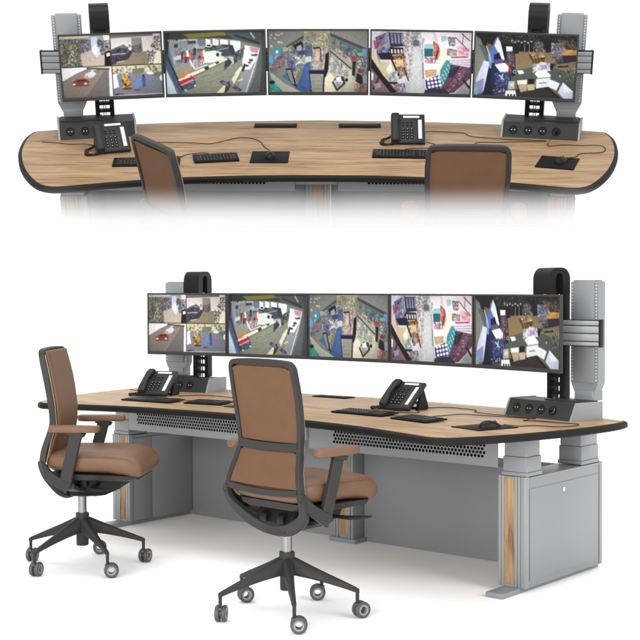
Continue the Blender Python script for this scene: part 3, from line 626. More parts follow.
    for x, y in ((0.46, 0.66), (0.5, 0.74), (0.4, 0.8), (0.3, 0.9), (0.52, 0.62), (0.36, 0.7), (0.44, 0.9), (0.62, 0.72)): line(a, x, y, x + 0.1, y - 0.04, 0.008, (156, 158, 140), 0.5); line(a, x, y + 0.02, x + 0.09, y - 0.01, 0.006, (110, 114, 96), 0.4)
    for x in range(14): poly(a, [(0.03 + x * 0.021, 0.115), (0.044 + x * 0.021, 0.113), (0.044 + x * 0.021, 0.14), (0.03 + x * 0.021, 0.142)], (214, 216, 214), 0.8 if x % 5 != 4 else 0)
    return a
def scr2():
    rnd = random.Random(12); a = canvas((128, 130, 120))
    S = [(84, 100, 136), (150, 160, 158), (66, 70, 78), (120, 126, 118), (176, 182, 170), (96, 116, 120), (60, 64, 84), (134, 140, 128), (200, 202, 192), (140, 84, 90)]
    poly(a, [(0, 0), (1, 0), (1, 1), (0, 1)], (126, 130, 120)); poly(a, [(0, 0), (0.42, 0), (0.2, 0.2), (0, 0.42)], (136, 136, 130)); poly(a, [(0.56, 0), (1, 0), (1, 0.30), (0.84, 0.22), (0.66, 0.12)], (146, 144, 138)); line(a, 0.58, 0.03, 0.98, 0.3, 0.03, (78, 80, 82)); line(a, 0.42, 0.03, 0.0, 0.44, 0.02, (66, 68, 62), 0.8)
    for _ in range(16): ell(a, rnd.uniform(0.02, 0.16), rnd.uniform(0.03, 0.26), 0.012, 0.014, (198, 202, 194)) if rnd.random() < 0.8 else None
    poly(a, [(0.36, 0), (0.62, 0), (0.62, 0.16), (0.36, 0.14)], (166, 166, 128)); rack(a, rnd, ((0.36, 0.02), (0.62, 0.02), (0.64, 0.3), (0.36, 0.28)), 14, 9, [(176, 176, 130), (140, 146, 116), (196, 186, 160), (120, 112, 96), (206, 170, 156), (90, 96, 96)], 0.8)
    rack(a, rnd, ((0.0, 0.46), (0.24, 0.22), (0.28, 0.44), (0.0, 0.72)), 16, 10, S + [(60, 120, 140)], 0.9); rack(a, rnd, ((0.2, 0.26), (0.4, 0.08), (0.40, 0.4), (0.26, 0.6)), 12, 13, S, 0.9); rack(a, rnd, ((0.24, 0.4), (0.4, 0.34), (0.37, 0.6), (0.27, 0.88)), 9, 12, S + [(190, 170, 150), (90, 80, 130), (186, 186, 60)], 0.9)
    poly(a, [(0.04, 0.3), (0.12, 0.24), (0.14, 0.36), (0.04, 0.42)], (84, 146, 168)); ell(a, 0.085, 0.34, 0.014, 0.024, (214, 244, 250)); ell(a, 0.025, 0.46, 0.024, 0.07, (84, 170, 216)); ell(a, 0.17, 0.3, 0.03, 0.04, (150, 168, 150)); poly(a, [(0.25, 0.24), (0.33, 0.16), (0.35, 0.2), (0.35, 0.3), (0.33, 0.24), (0.27, 0.3)], (24, 26, 28)); poly(a, [(0.28, 0.26), (0.33, 0.22), (0.34, 0.3), (0.3, 0.34)], (150, 156, 160)); line(a, 0.3, 0.36, 0.38, 0.34, 0.04, (58, 70, 116))
    for i in range(5): line(a, 0.24 + i * 0.02, 0.6 - i * 0.03, 0.38, 0.38 + i * 0.05, 0.009, (206, 214, 208), 0.7)
    rack(a, rnd, ((0.05, 0.5), (0.16, 0.44), (0.15, 0.52), (0.05, 0.62)), 7, 3, [(190, 90, 100), (206, 140, 136), (140, 120, 150)], 0.6)
    poly(a, [(0.37, 0.26), (0.44, 0.24), (0.445, 0.42), (0.37, 0.42)], (84, 92, 120)); rack(a, rnd, ((0.37, 0.24), (0.44, 0.22), (0.44, 0.4), (0.375, 0.4)), 5, 6, [(92, 100, 132), (70, 76, 104), (116, 122, 140)], 0.7); poly(a, [(0.37, 0.42), (0.43, 0.41), (0.435, 0.5), (0.37, 0.51)], (186, 192, 186))
    poly(a, [(0.36, 0.54), (0.42, 0.5), (0.43, 1), (0.3, 1), (0.265, 0.94), (0.32, 0.76)], (66, 94, 140)); poly(a, [(0.13, 0.74), (0.2, 0.66), (0.24, 0.86)], (74, 112, 158)); poly(a, [(0.37, 0.6), (0.41, 0.58), (0.41, 0.95), (0.33, 0.9)], (76, 106, 154), 0.6)
    rack(a, rnd, ((0.445, 0.3), (0.52, 0.28), (0.53, 0.62), (0.44, 0.62)), 6, 12, [(214, 130, 96), (224, 214, 206), (176, 166, 160), (236, 228, 224), (120, 110, 116), (206, 160, 140)], 0.9); rack(a, rnd, ((0.53, 0.26), (0.6, 0.24), (0.58, 0.6), (0.53, 0.62)), 5, 12, [(226, 216, 210), (150, 140, 140), (236, 226, 224), (90, 84, 92), (200, 120, 110)], 0.9); line(a, 0.45, 0.28, 0.52, 0.27, 0.014, (18, 18, 40)); line(a, 0.525, 0.28, 0.53, 0.5, 0.008, (28, 28, 50))
    poly(a, [(0.575, 0.38), (0.61, 0.34), (0.605, 0.62), (0.575, 0.78), (0.56, 0.7)], (18, 18, 20)); poly(a, [(0.565, 0.78), (0.63, 0.56), (0.84, 0.56), (0.86, 0.72), (0.93, 0.9), (0.93, 1), (0.55, 1)], (184, 182, 160)); poly(a, [(0.565, 0.78), (0.62, 0.68), (0.66, 0.74), (0.67, 1), (0.55, 1)], (226, 212, 184)); poly(a, [(0.78, 0.6), (0.85, 0.66), (0.84, 0.92), (0.78, 0.94)], (196, 194, 166))
    poly(a, [(0.63, 0.30), (0.85, 0.52), (0.84, 0.64), (0.64, 0.42)], (160, 160, 144)); line(a, 0.62, 0.32, 0.84, 0.62, 0.012, (60, 58, 54)); line(a, 0.67, 0.28, 0.86, 0.5, 0.014, (214, 208, 190)); rack(a, rnd, ((0.62, 0.42), (0.72, 0.46), (0.74, 0.72), (0.6, 0.66)), 10, 10, [(196, 198, 190), (150, 152, 146), (226, 226, 220), (120, 122, 118), (172, 172, 162)], 0.9); rack(a, rnd, ((0.7, 0.48), (0.81, 0.62), (0.8, 0.76), (0.7, 0.72)), 9, 8, [(190, 190, 182), (140, 140, 134), (230, 230, 226), (96, 96, 92)], 0.9); ell(a, 0.79, 0.8, 0.015, 0.03, (34, 32, 32))
    poly(a, [(0.64, 0.84), (0.69, 0.74), (0.76, 0.74), (0.78, 0.86), (0.69, 0.99)], (66, 62, 58)); poly(a, [(0.655, 0.82), (0.7, 0.78), (0.755, 0.82), (0.75, 0.86), (0.695, 0.94)], (196, 198, 200)); poly(a, [(0.68, 0.76), (0.73, 0.74), (0.74, 0.82), (0.69, 0.84)], (244, 244, 242)); rack(a, rnd, ((0.68, 0.83), (0.74, 0.83), (0.72, 0.9), (0.69, 0.92)), 4, 3, [(120, 120, 124), (170, 172, 176)], 0.8)
    rack(a, rnd, ((0.62, 0.12), (0.7, 0.14), (0.7, 0.3), (0.62, 0.28)), 6, 6, [(136, 142, 136), (110, 112, 108), (160, 164, 156), (84, 76, 76)], 0.85); poly(a, [(0.72, 0.16), (0.94, 0.32), (0.96, 0.44), (0.84, 0.42), (0.72, 0.32)], (84, 106, 110)); rack(a, rnd, ((0.73, 0.2), (0.9, 0.3), (0.9, 0.4), (0.74, 0.34)), 12, 4, [(96, 126, 130), (124, 150, 150), (66, 84, 92), (156, 176, 172), (90, 104, 112)], 0.85); poly(a, [(0.95, 0.28), (0.99, 0.3), (0.99, 0.42), (0.95, 0.38)], (110, 146, 206))
    rack(a, rnd, ((0.66, 0.28), (0.9, 0.42), (0.88, 0.56), (0.68, 0.34)), 16, 4, [(210, 206, 196), (60, 58, 60), (150, 150, 146), (176, 76, 76), (96, 96, 100), (230, 226, 216)], 0.9); poly(a, [(0.83, 0.42), (0.9, 0.4), (0.89, 0.5), (0.84, 0.52)], (150, 60, 60), 0.8); ell(a, 0.93, 0.38, 0.03, 0.03, (170, 186, 130), 0.8); rack(a, rnd, ((0.88, 0.48), (1, 0.42), (1, 0.84), (0.9, 0.86)), 8, 12, [(120, 124, 128), (70, 72, 78), (176, 180, 180), (96, 108, 116), (200, 204, 204)], 0.9)
    poly(a, [(0.85, 0.5), (0.885, 0.5), (0.87, 0.74), (0.845, 0.72)], (34, 34, 36)); ell(a, 0.925, 0.65, 0.022, 0.035, (146, 36, 66)); poly(a, [(0.88, 0.82), (0.9, 0.68), (0.95, 0.74), (0.96, 0.9)], (38, 36, 40)); poly(a, [(0.95, 0.74), (1, 0.72), (1, 0.92), (0.96, 0.9)], (150, 156, 160)); rack(a, rnd, ((0.87, 0.86), (0.99, 0.86), (1, 1), (0.86, 1)), 8, 4, [(176, 130, 110), (120, 84, 70), (206, 160, 140), (150, 100, 90)], 0.95)
    poly(a, [(0.17, 0.62), (0.225, 0.6), (0.285, 0.92), (0.22, 0.86)], (22, 20, 52)); poly(a, [(0.178, 0.64), (0.222, 0.63), (0.262, 0.88), (0.225, 0.86)], (134, 136, 128)); rack(a, rnd, ((0.18, 0.5), (0.26, 0.48), (0.28, 0.66), (0.23, 0.66)), 5, 6, [(72, 60, 126), (100, 90, 150), (140, 120, 170), (56, 50, 90)], 0.85); poly(a, [(0.405, 0.64), (0.57, 0.64), (0.56, 1), (0.425, 1)], (24, 18, 70)); poly(a, [(0.415, 0.70), (0.555, 0.70), (0.545, 1), (0.435, 1)], (150, 148, 136)); [line(a, 0.42, 0.76 + i * 0.06, 0.55, 0.76 + i * 0.06, 0.006, (128, 126, 116)) for i in range(4)]
    poly(a, [(0.0, 0.66), (0.04, 0.7), (0.16, 0.86), (0.33, 1), (0.14, 1), (0.06, 0.86), (0.02, 0.76)], (176, 178, 166)); poly(a, [(0.0, 0.78), (0.05, 0.84), (0.14, 1), (0, 1)], (56, 158, 150)); rack(a, rnd, ((0.0, 0.82), (0.06, 0.86), (0.14, 1), (0, 1)), 6, 5, [(70, 180, 168), (36, 130, 128), (110, 206, 190)], 0.8); ell(a, 0.03, 0.84, 0.03, 0.03, (24, 30, 34))
    return a
def scr3():
    rnd = random.Random(21); a = canvas((214, 206, 210))
    poly(a, [(0.40, 0.2), (0.5, 0.2), (0.555, 1), (0.33, 1), (0.37, 0.5)], (186, 188, 188)); poly(a, [(0.43, 0.2), (0.48, 0.2), (0.52, 1), (0.4, 1)], (196, 198, 198), 0.7); rack(a, rnd, ((0.36, 0.0), (0.5, 0.0), (0.5, 0.26), (0.38, 0.24)), 10, 8, [(130, 140, 150), (176, 184, 190), (90, 100, 110), (150, 170, 150), (206, 210, 214)], 0.9); poly(a, [(0.40, 0.14), (0.48, 0.14), (0.48, 0.24), (0.41, 0.22)], (96, 104, 104))
    poly(a, [(0, 0), (0.1, 0), (0.02, 0.14), (0, 0.16)], (240, 240, 246)); rack(a, rnd, ((0.04, 0.1), (0.18, 0.0), (0.2, 0.3), (0.06, 0.5)), 6, 7, [(130, 140, 180), (96, 110, 160), (60, 60, 96), (160, 176, 214), (176, 96, 120), (40, 36, 60)], 0.95); poly(a, [(0.06, 0.36), (0.2, 0.34), (0.24, 0.46), (0.1, 0.46)], (34, 30, 52)); poly(a, [(0.14, 0.02), (0.19, 0.02), (0.24, 0.34), (0.2, 0.36)], (150, 176, 206), 0.8); rack(a, rnd, ((0.02, 0.16), (0.09, 0.14), (0.08, 0.26), (0.03, 0.3)), 4, 3, [(196, 90, 106), (150, 60, 80)], 0.9)
    poly(a, [(0.17, 0.02), (0.32, 0.02), (0.34, 0.24), (0.19, 0.26)], (54, 50, 62)); [poly(a, [(0.19 + i * 0.034, 0.03), (0.21 + i * 0.034, 0.03), (0.225 + i * 0.034, 0.2), (0.2 + i * 0.034, 0.2)], (134, 134, 170)) for i in range(4)]; poly(a, [(0.18, 0.26), (0.32, 0.26), (0.33, 0.42), (0.2, 0.44)], (40, 32, 32)); [poly(a, [(0.195 + i * 0.033, 0.29), (0.213 + i * 0.033, 0.29), (0.218 + i * 0.033, 0.36), (0.2 + i * 0.033, 0.36)], (206, 200, 204)) for i in range(4)]; line(a, 0.21, 0.39, 0.31, 0.38, 0.014, (190, 150, 110))
    rack(a, rnd, ((0.31, 0.02), (0.41, 0.02), (0.41, 0.4), (0.33, 0.4)), 7, 14, [(238, 236, 232), (214, 206, 196), (150, 146, 140), (246, 244, 242), (110, 100, 100), (190, 180, 176)], 0.9); rack(a, rnd, ((0.36, 0.04), (0.42, 0.1), (0.41, 0.7), (0.36, 0.84)), 4, 22, [(170, 170, 190), (214, 206, 210), (110, 106, 120), (190, 150, 130), (236, 232, 230)], 0.9)
    rack(a, rnd, ((0.22, 0.4), (0.35, 0.4), (0.37, 0.7), (0.28, 0.78)), 7, 12, [(96, 66, 50), (150, 110, 80), (206, 180, 140), (50, 36, 30), (226, 206, 180), (130, 60, 50)], 0.95); poly(a, [(0.24, 0.46), (0.32, 0.45), (0.33, 0.55), (0.26, 0.57)], (212, 182, 130)); line(a, 0.19, 0.4, 0.28, 0.72, 0.018, (44, 30, 30)); line(a, 0.33, 0.58, 0.38, 0.8, 0.012, (90, 50, 40))
    poly(a, [(0.0, 0.34), (0.1, 0.5), (0.2, 0.5), (0.26, 0.74), (0.2, 0.84), (0.1, 0.68), (0, 0.5)], (206, 186, 156)); poly(a, [(0.0, 0.3), (0.06, 0.4), (0.08, 0.6), (0, 0.5)], (216, 200, 176)); poly(a, [(0.15, 0.62), (0.2, 0.5), (0.22, 0.66), (0.19, 0.74)], (240, 230, 206))
    poly(a, [(0, 0.44), (0.12, 0.72), (0.27, 0.98), (0.25, 1), (0.2, 1), (0.08, 0.76), (0, 0.6)], (34, 22, 22)); poly(a, [(0.0, 0.6), (0.08, 0.76), (0.2, 1), (0, 1)], (136, 110, 124)); line(a, 0.02, 0.96, 0.08, 0.74, 0.016, (50, 40, 46)); poly(a, [(0.0, 0.66), (0.025, 0.7), (0.02, 0.8), (0, 0.8)], (246, 246, 250)); poly(a, [(0.03, 0.86), (0.1, 0.84), (0.1, 0.92), (0.04, 0.95)], (176, 160, 170))
    poly(a, [(0.185, 0.66), (0.27, 0.64), (0.26, 0.82), (0.17, 0.82)], (176, 190, 184)); rack(a, rnd, ((0.19, 0.66), (0.27, 0.65), (0.26, 0.81), (0.18, 0.81)), 5, 5, [(200, 212, 206), (130, 150, 140), (96, 116, 108), (214, 222, 216)], 0.9, 1, 0.1); line(a, 0.17, 0.84, 0.27, 0.84, 0.02, (50, 40, 34)); rack(a, rnd, ((0.19, 0.86), (0.34, 0.84), (0.36, 1), (0.26, 1)), 8, 6, [(170, 150, 186), (206, 196, 214), (96, 84, 110), (60, 44, 66), (130, 116, 90)], 0.9)
    poly(a, [(0.5, 0.04), (0.62, 0.02), (0.62, 0.3), (0.52, 0.34)], (236, 226, 226)); poly(a, [(0.53, 0.27), (0.62, 0.27), (0.62, 0.4), (0.535, 0.4)], (36, 106, 108)); poly(a, [(0.53, 0.2), (0.62, 0.19), (0.62, 0.27), (0.53, 0.27)], (150, 196, 196)); poly(a, [(0.62, 0.14), (0.70, 0.24), (0.67, 0.46), (0.625, 0.38)], (206, 112, 96)); rack(a, rnd, ((0.62, 0.16), (0.68, 0.24), (0.66, 0.44), (0.625, 0.36)), 3, 7, [(220, 130, 110), (176, 80, 70), (206, 120, 110)], 0.8); line(a, 0.67, 0.3, 0.64, 0.5, 0.012, (60, 34, 40)); rack(a, rnd, ((0.54, 0.4), (0.65, 0.42), (0.65, 0.52), (0.54, 0.5)), 6, 4, [(206, 130, 150), (236, 210, 216), (120, 50, 70), (150, 90, 110)], 0.95); poly(a, [(0.54, 0.52), (0.66, 0.5), (0.67, 0.6), (0.55, 0.62)], (246, 238, 226)); poly(a, [(0.54, 0.62), (0.66, 0.6), (0.66, 0.7), (0.56, 0.74)], (190, 160, 126)); line(a, 0.515, 0.3, 0.53, 0.76, 0.012, (110, 112, 124)); rack(a, rnd, ((0.49, 0.1), (0.53, 0.1), (0.53, 0.5), (0.51, 0.5)), 2, 12, [(190, 196, 214), (226, 206, 214), (150, 156, 170)], 0.9)
    poly(a, [(0.64, 0.0), (1, 0.0), (1, 0.5), (0.72, 0.46)], (244, 230, 234)); poly(a, [(0.71, 0.26), (0.76, 0.26), (0.7, 0.62), (0.66, 0.62)], (240, 226, 196)); poly(a, [(0.76, 0.26), (0.86, 0.28), (0.86, 0.38), (0.76, 0.38)], (170, 156, 154)); rack(a, rnd, ((0.76, 0.26), (0.86, 0.28), (0.86, 0.37), (0.76, 0.37)), 6, 4, [(190, 178, 176), (140, 126, 124), (176, 166, 160)], 0.7); poly(a, [(0.86, 0.22), (0.98, 0.24), (0.98, 0.38), (0.87, 0.38)], (240, 190, 202)); line(a, 0.8, 0.41, 0.97, 0.4, 0.022, (176, 70, 96)); rack(a, rnd, ((0.88, 0.24), (0.97, 0.26), (0.97, 0.36), (0.88, 0.36)), 4, 3, [(226, 130, 150), (246, 220, 226), (236, 160, 176)], 0.8); rack(a, rnd, ((0.76, 0.08), (0.84, 0.08), (0.84, 0.22), (0.78, 0.22)), 5, 4, [(80, 70, 86), (170, 160, 170), (226, 220, 226), (60, 50, 66)], 0.9); line(a, 0.84, 0.08, 0.98, 0.3, 0.01, (120, 110, 122)); line(a, 0.9, 0.02, 0.99, 0.14, 0.01, (110, 100, 116)); line(a, 0.92, 0.02, 0.91, 0.2, 0.008, (120, 110, 122)); poly(a, [(0.7, 0.06), (0.75, 0.06), (0.75, 0.14), (0.7, 0.16)], (140, 206, 190), 0.8)
    poly(a, [(0.74, 0.42), (1, 0.4), (1, 0.6), (0.82, 0.56)], (232, 222, 232)); [line(a, 0.76 + i * 0.01, 0.46 + i * 0.032, 1.0, 0.44 + i * 0.04, 0.006, (150, 130, 160)) for i in range(4)]; poly(a, [(0.70, 0.6), (0.76, 0.44), (0.83, 0.52), (0.79, 0.72), (0.73, 0.9), (0.69, 0.76)], (72, 150, 156)); [line(a, 0.70 + j * 0.018, 0.72 - j * 0.05, 0.74 + j * 0.016, 0.84 - j * 0.06, 0.008, (206, 240, 240), 0.9) for j in range(6)]; [line(a, 0.7, 0.62 + j * 0.07, 0.8, 0.54 + j * 0.06, 0.007, (46, 106, 112), 0.7) for j in range(4)]
    poly(a, [(0.80, 0.6), (0.88, 0.54), (1, 0.56), (1, 0.74), (0.84, 0.98), (0.7, 1), (0.72, 0.9)], (110, 72, 92)); rack(a, rnd, ((0.83, 0.56), (1, 0.56), (0.98, 0.76), (0.76, 0.98)), 9, 14, [(120, 70, 96), (160, 120, 150), (70, 40, 60), (190, 160, 176), (150, 80, 80), (48, 30, 50), (130, 100, 130)], 0.95, 0.95, 0.35); poly(a, [(0.8, 0.52), (0.9, 0.54), (0.84, 0.72), (0.78, 0.74)], (40, 36, 52), 0.7)
    poly(a, [(0.55, 0.78), (0.68, 0.7), (0.73, 0.92), (0.6, 1), (0.56, 0.9)], (60, 50, 110)); [[ell(a, 0.578 + i * 0.036 + j * 0.008, 0.775 + j * 0.06 - i * 0.012, 0.015, 0.024, (232, 230, 250)) for i in range(4)] for j in range(4)]; poly(a, [(0.55, 0.94), (0.74, 0.9), (0.8, 1), (0.54, 1)], (60, 50, 76)); poly(a, [(0.85, 1), (0.95, 0.8), (1, 0.92), (1, 1)], (164, 164, 166)); line(a, 0.93, 0.76, 1, 0.9, 0.02, (44, 36, 44))
    return a
def scr4():
    rnd = random.Random(31); a = canvas((128, 112, 82))
    D = [(22, 22, 22), (54, 52, 50), (84, 82, 80), (120, 118, 116), (34, 32, 30), (14, 14, 14), (40, 38, 40)]
    poly(a, [(0, 0), (1, 0), (1, 0.2), (0.4, 0.28), (0.2, 0.2), (0, 0.1)], (34, 32, 30)); rack(a, rnd, ((0.22, 0.0), (1, 0.0), (1, 0.24), (0.24, 0.24)), 40, 8, D, 0.9); poly(a, [(0.42, 0.05), (0.6, 0.06), (0.62, 0.12), (0.42, 0.12)], (52, 48, 46), 0.7); [ell(a, 0.36 + i * 0.032, 0.11 + 0.02 * (i % 2), 0.011, 0.016, (156, 152, 146)) for i in range(7)]; poly(a, [(0.3, 0.16), (0.44, 0.14), (0.43, 0.34), (0.36, 0.36)], (26, 24, 24)); [poly(a, [(0.45 + i * 0.045, 0.15), (0.48 + i * 0.045, 0.15), (0.48 + i * 0.045, 0.27), (0.45 + i * 0.045, 0.28)], (20, 20, 24)) for i in range(4)]; [line(a, 0.49 + i * 0.045, 0.15, 0.49 + i * 0.045, 0.27, 0.006, (136, 130, 124)) for i in range(4)]
    poly(a, [(0.38, 0.32), (0.56, 0.27), (0.56, 0.36), (0.6, 0.5), (0.44, 0.54), (0.36, 0.54)], (132, 114, 82)); poly(a, [(0.62, 0.42), (1, 0.46), (1, 0.58), (0.84, 0.54), (0.66, 0.5)], (134, 118, 90)); poly(a, [(0.60, 0.24), (0.76, 0.22), (0.76, 0.42), (0.68, 0.42)], (130, 116, 82))
    poly(a, [(0.53, 0.32), (0.58, 0.27), (0.70, 0.33), (0.68, 0.46), (0.58, 0.48)], (90, 66, 40)); rack(a, rnd, ((0.54, 0.28), (0.64, 0.27), (0.7, 0.34), (0.58, 0.38)), 9, 4, [(196, 176, 140), (216, 200, 170), (140, 116, 84), (96, 70, 46)], 0.9); [line(a, 0.555 + i * 0.03, 0.38, 0.575 + i * 0.028, 0.46, 0.006, (150, 120, 80)) for i in range(4)]
    poly(a, [(0.57, 0.12), (0.66, 0.1), (0.67, 0.26), (0.6, 0.27)], (44, 42, 42)); rack(a, rnd, ((0.58, 0.1), (0.66, 0.1), (0.68, 0.26), (0.6, 0.26)), 5, 6, [(140, 140, 140), (60, 60, 60), (176, 176, 172), (90, 92, 90)], 0.85); poly(a, [(0.67, 0.06), (0.74, 0.06), (0.76, 0.26), (0.7, 0.28)], (22, 22, 20))
    rack(a, rnd, ((0.74, 0.12), (0.88, 0.1), (0.9, 0.34), (0.76, 0.36)), 9, 9, [(130, 120, 170), (176, 170, 190), (96, 90, 130), (60, 56, 70), (150, 146, 150), (206, 200, 200)], 0.9); rack(a, rnd, ((0.76, 0.34), (0.92, 0.32), (0.92, 0.5), (0.78, 0.5)), 8, 6, [(110, 106, 100), (60, 56, 54), (150, 140, 120), (90, 84, 110), (40, 38, 36)], 0.9); rack(a, rnd, ((0.8, 0.06), (0.96, 0.08), (1, 0.2), (0.88, 0.2)), 8, 4, [(150, 130, 90), (96, 60, 46), (120, 110, 96), (50, 40, 40)], 0.9); poly(a, [(0.87, 0.22), (1, 0.22), (1, 0.3), (0.88, 0.32)], (196, 150, 66)); rack(a, rnd, ((0.86, 0.21), (1, 0.22), (1, 0.3), (0.87, 0.32)), 7, 3, [(214, 160, 76), (216, 130, 60), (190, 160, 96), (230, 190, 110)], 0.8); poly(a, [(0.86, 0.31), (1, 0.3), (1, 0.4), (0.88, 0.42)], (56, 40, 56)); [line(a, 0.82, 0.43 + i * 0.035, 0.93, 0.41 + i * 0.035, 0.012, (136, 130, 96) if i % 2 else (44, 42, 40)) for i in range(4)]
    poly(a, [(0.32, 0.62), (0.6, 0.5), (0.82, 0.52), (1, 0.6), (1, 0.94), (0.8, 0.7), (0.58, 0.74), (0.36, 0.78), (0.32, 1)], (84, 92, 84)); poly(a, [(0.58, 0.52), (0.66, 0.42), (0.78, 0.46), (0.76, 0.56), (0.62, 0.6)], (190, 186, 196)); rack(a, rnd, ((0.58, 0.46), (0.76, 0.44), (0.76, 0.56), (0.58, 0.6)), 12, 5, [(240, 236, 240), (170, 160, 200), (206, 190, 196), (140, 130, 150), (246, 244, 246), (110, 100, 120)], 0.9); poly(a, [(0.75, 0.44), (0.79, 0.46), (0.77, 0.56), (0.75, 0.54)], (26, 26, 30)); poly(a, [(0.36, 0.9), (0.62, 0.83), (0.73, 0.82), (0.88, 1), (0.36, 1)], (60, 52, 50)); line(a, 0.42, 0.92, 0.72, 0.82, 0.014, (28, 24, 24)); line(a, 0.72, 0.82, 0.86, 1.0, 0.02, (26, 24, 26))
    poly(a, [(0, 0), (0.08, 0), (0.14, 0.3), (0.2, 0.6), (0, 0.6)], (34, 34, 32)); poly(a, [(0, 0.04), (0.05, 0.1), (0.15, 0.5), (0.12, 0.7), (0, 0.8)], (140, 140, 132)); poly(a, [(0.03, 0.18), (0.09, 0.2), (0.16, 0.44), (0.14, 0.52)], (104, 108, 110)); poly(a, [(0.02, 0.74), (0.09, 0.44), (0.15, 0.46), (0.14, 0.56), (0.1, 0.94), (0, 1)], (214, 218, 238)); poly(a, [(0.0, 0.82), (0.1, 0.72), (0.09, 0.96), (0, 1)], (150, 156, 206)); poly(a, [(0.0, 0.9), (0.05, 0.86), (0.04, 1), (0, 1)], (150, 200, 206)); poly(a, [(0.1, 0.94), (0.15, 0.5), (0.2, 0.6), (0.2, 1), (0.08, 1)], (26, 30, 62)); poly(a, [(0.13, 0.34), (0.17, 0.26), (0.19, 0.56), (0.15, 0.56)], (110, 156, 196)); line(a, 0.11, 0.2, 0.17, 0.46, 0.014, (176, 200, 216))
    poly(a, [(0.15, 0.3), (0.2, 0.06), (0.22, 0.3), (0.24, 0.42), (0.2, 0.46), (0.17, 0.5)], (90, 120, 190)); poly(a, [(0.19, 0.2), (0.215, 0.05), (0.25, 0.14), (0.3, 0.4), (0.28, 0.44), (0.23, 0.3)], (226, 232, 248)); poly(a, [(0.19, 0.34), (0.24, 0.3), (0.27, 0.42), (0.24, 0.5), (0.19, 0.5)], (26, 26, 66)); poly(a, [(0.25, 0.14), (0.32, 0.2), (0.34, 0.44), (0.3, 0.42)], (20, 20, 22)); poly(a, [(0.17, 0.48), (0.3, 0.42), (0.36, 0.6), (0.38, 0.94), (0.2, 1), (0.16, 0.8)], (38, 44, 84)); poly(a, [(0.19, 0.42), (0.28, 0.4), (0.28, 0.48), (0.2, 0.5)], (96, 84, 130)); poly(a, [(0.2, 0.5), (0.3, 0.46), (0.35, 0.54), (0.34, 0.62), (0.26, 0.62)], (220, 226, 244)); rack(a, rnd, ((0.2, 0.62), (0.34, 0.6), (0.37, 0.84), (0.22, 0.9)), 8, 8, [(44, 56, 110), (90, 120, 176), (150, 180, 214), (26, 26, 50), (110, 90, 130), (60, 76, 130)], 0.8); line(a, 0.25, 0.66, 0.3, 0.74, 0.012, (190, 214, 236)); line(a, 0.29, 0.64, 0.27, 0.74, 0.01, (176, 200, 230))
    poly(a, [(0.3, 0.4), (0.36, 0.26), (0.4, 0.34), (0.41, 0.56), (0.38, 0.6), (0.34, 0.5)], (60, 50, 58)); rack(a, rnd, ((0.31, 0.28), (0.38, 0.26), (0.4, 0.52), (0.34, 0.52)), 5, 8, [(150, 140, 150), (80, 66, 76), (44, 36, 42), (176, 166, 176), (90, 90, 86)], 0.85); poly(a, [(0.305, 0.2), (0.37, 0.2), (0.37, 0.27), (0.31, 0.28)], (240, 242, 236)); line(a, 0.35, 0.5, 0.345, 0.64, 0.016, (170, 30, 56)); poly(a, [(0.37, 0.58), (0.41, 0.56), (0.41, 0.66), (0.37, 0.68)], (30, 28, 30)); ell(a, 0.4, 0.6, 0.018, 0.03, (150, 160, 160)); ell(a, 0.4, 0.6, 0.009, 0.015, (40, 40, 44))
    poly(a, [(0.425, 0.58), (0.48, 0.57), (0.5, 0.62), (0.45, 0.64)], (234, 234, 228)); poly(a, [(0.345, 0.76), (0.41, 0.75), (0.41, 0.88), (0.34, 0.9)], (170, 174, 154)); poly(a, [(0.36, 0.79), (0.4, 0.785), (0.4, 0.84), (0.36, 0.85)], (206, 206, 190)); poly(a, [(0.44, 0.79), (0.53, 0.78), (0.535, 0.9), (0.47, 0.93)], (176, 160, 136)); poly(a, [(0.43, 0.74), (0.53, 0.72), (0.53, 0.79), (0.44, 0.8)], (232, 226, 210)); poly(a, [(0.535, 0.8), (0.61, 0.79), (0.61, 0.88), (0.54, 0.9)], (190, 176, 146)); poly(a, [(0.54, 0.71), (0.6, 0.7), (0.6, 0.78), (0.54, 0.79)], (20, 24, 24)); line(a, 0.43, 0.8, 0.47, 0.95, 0.01, (40, 34, 32))
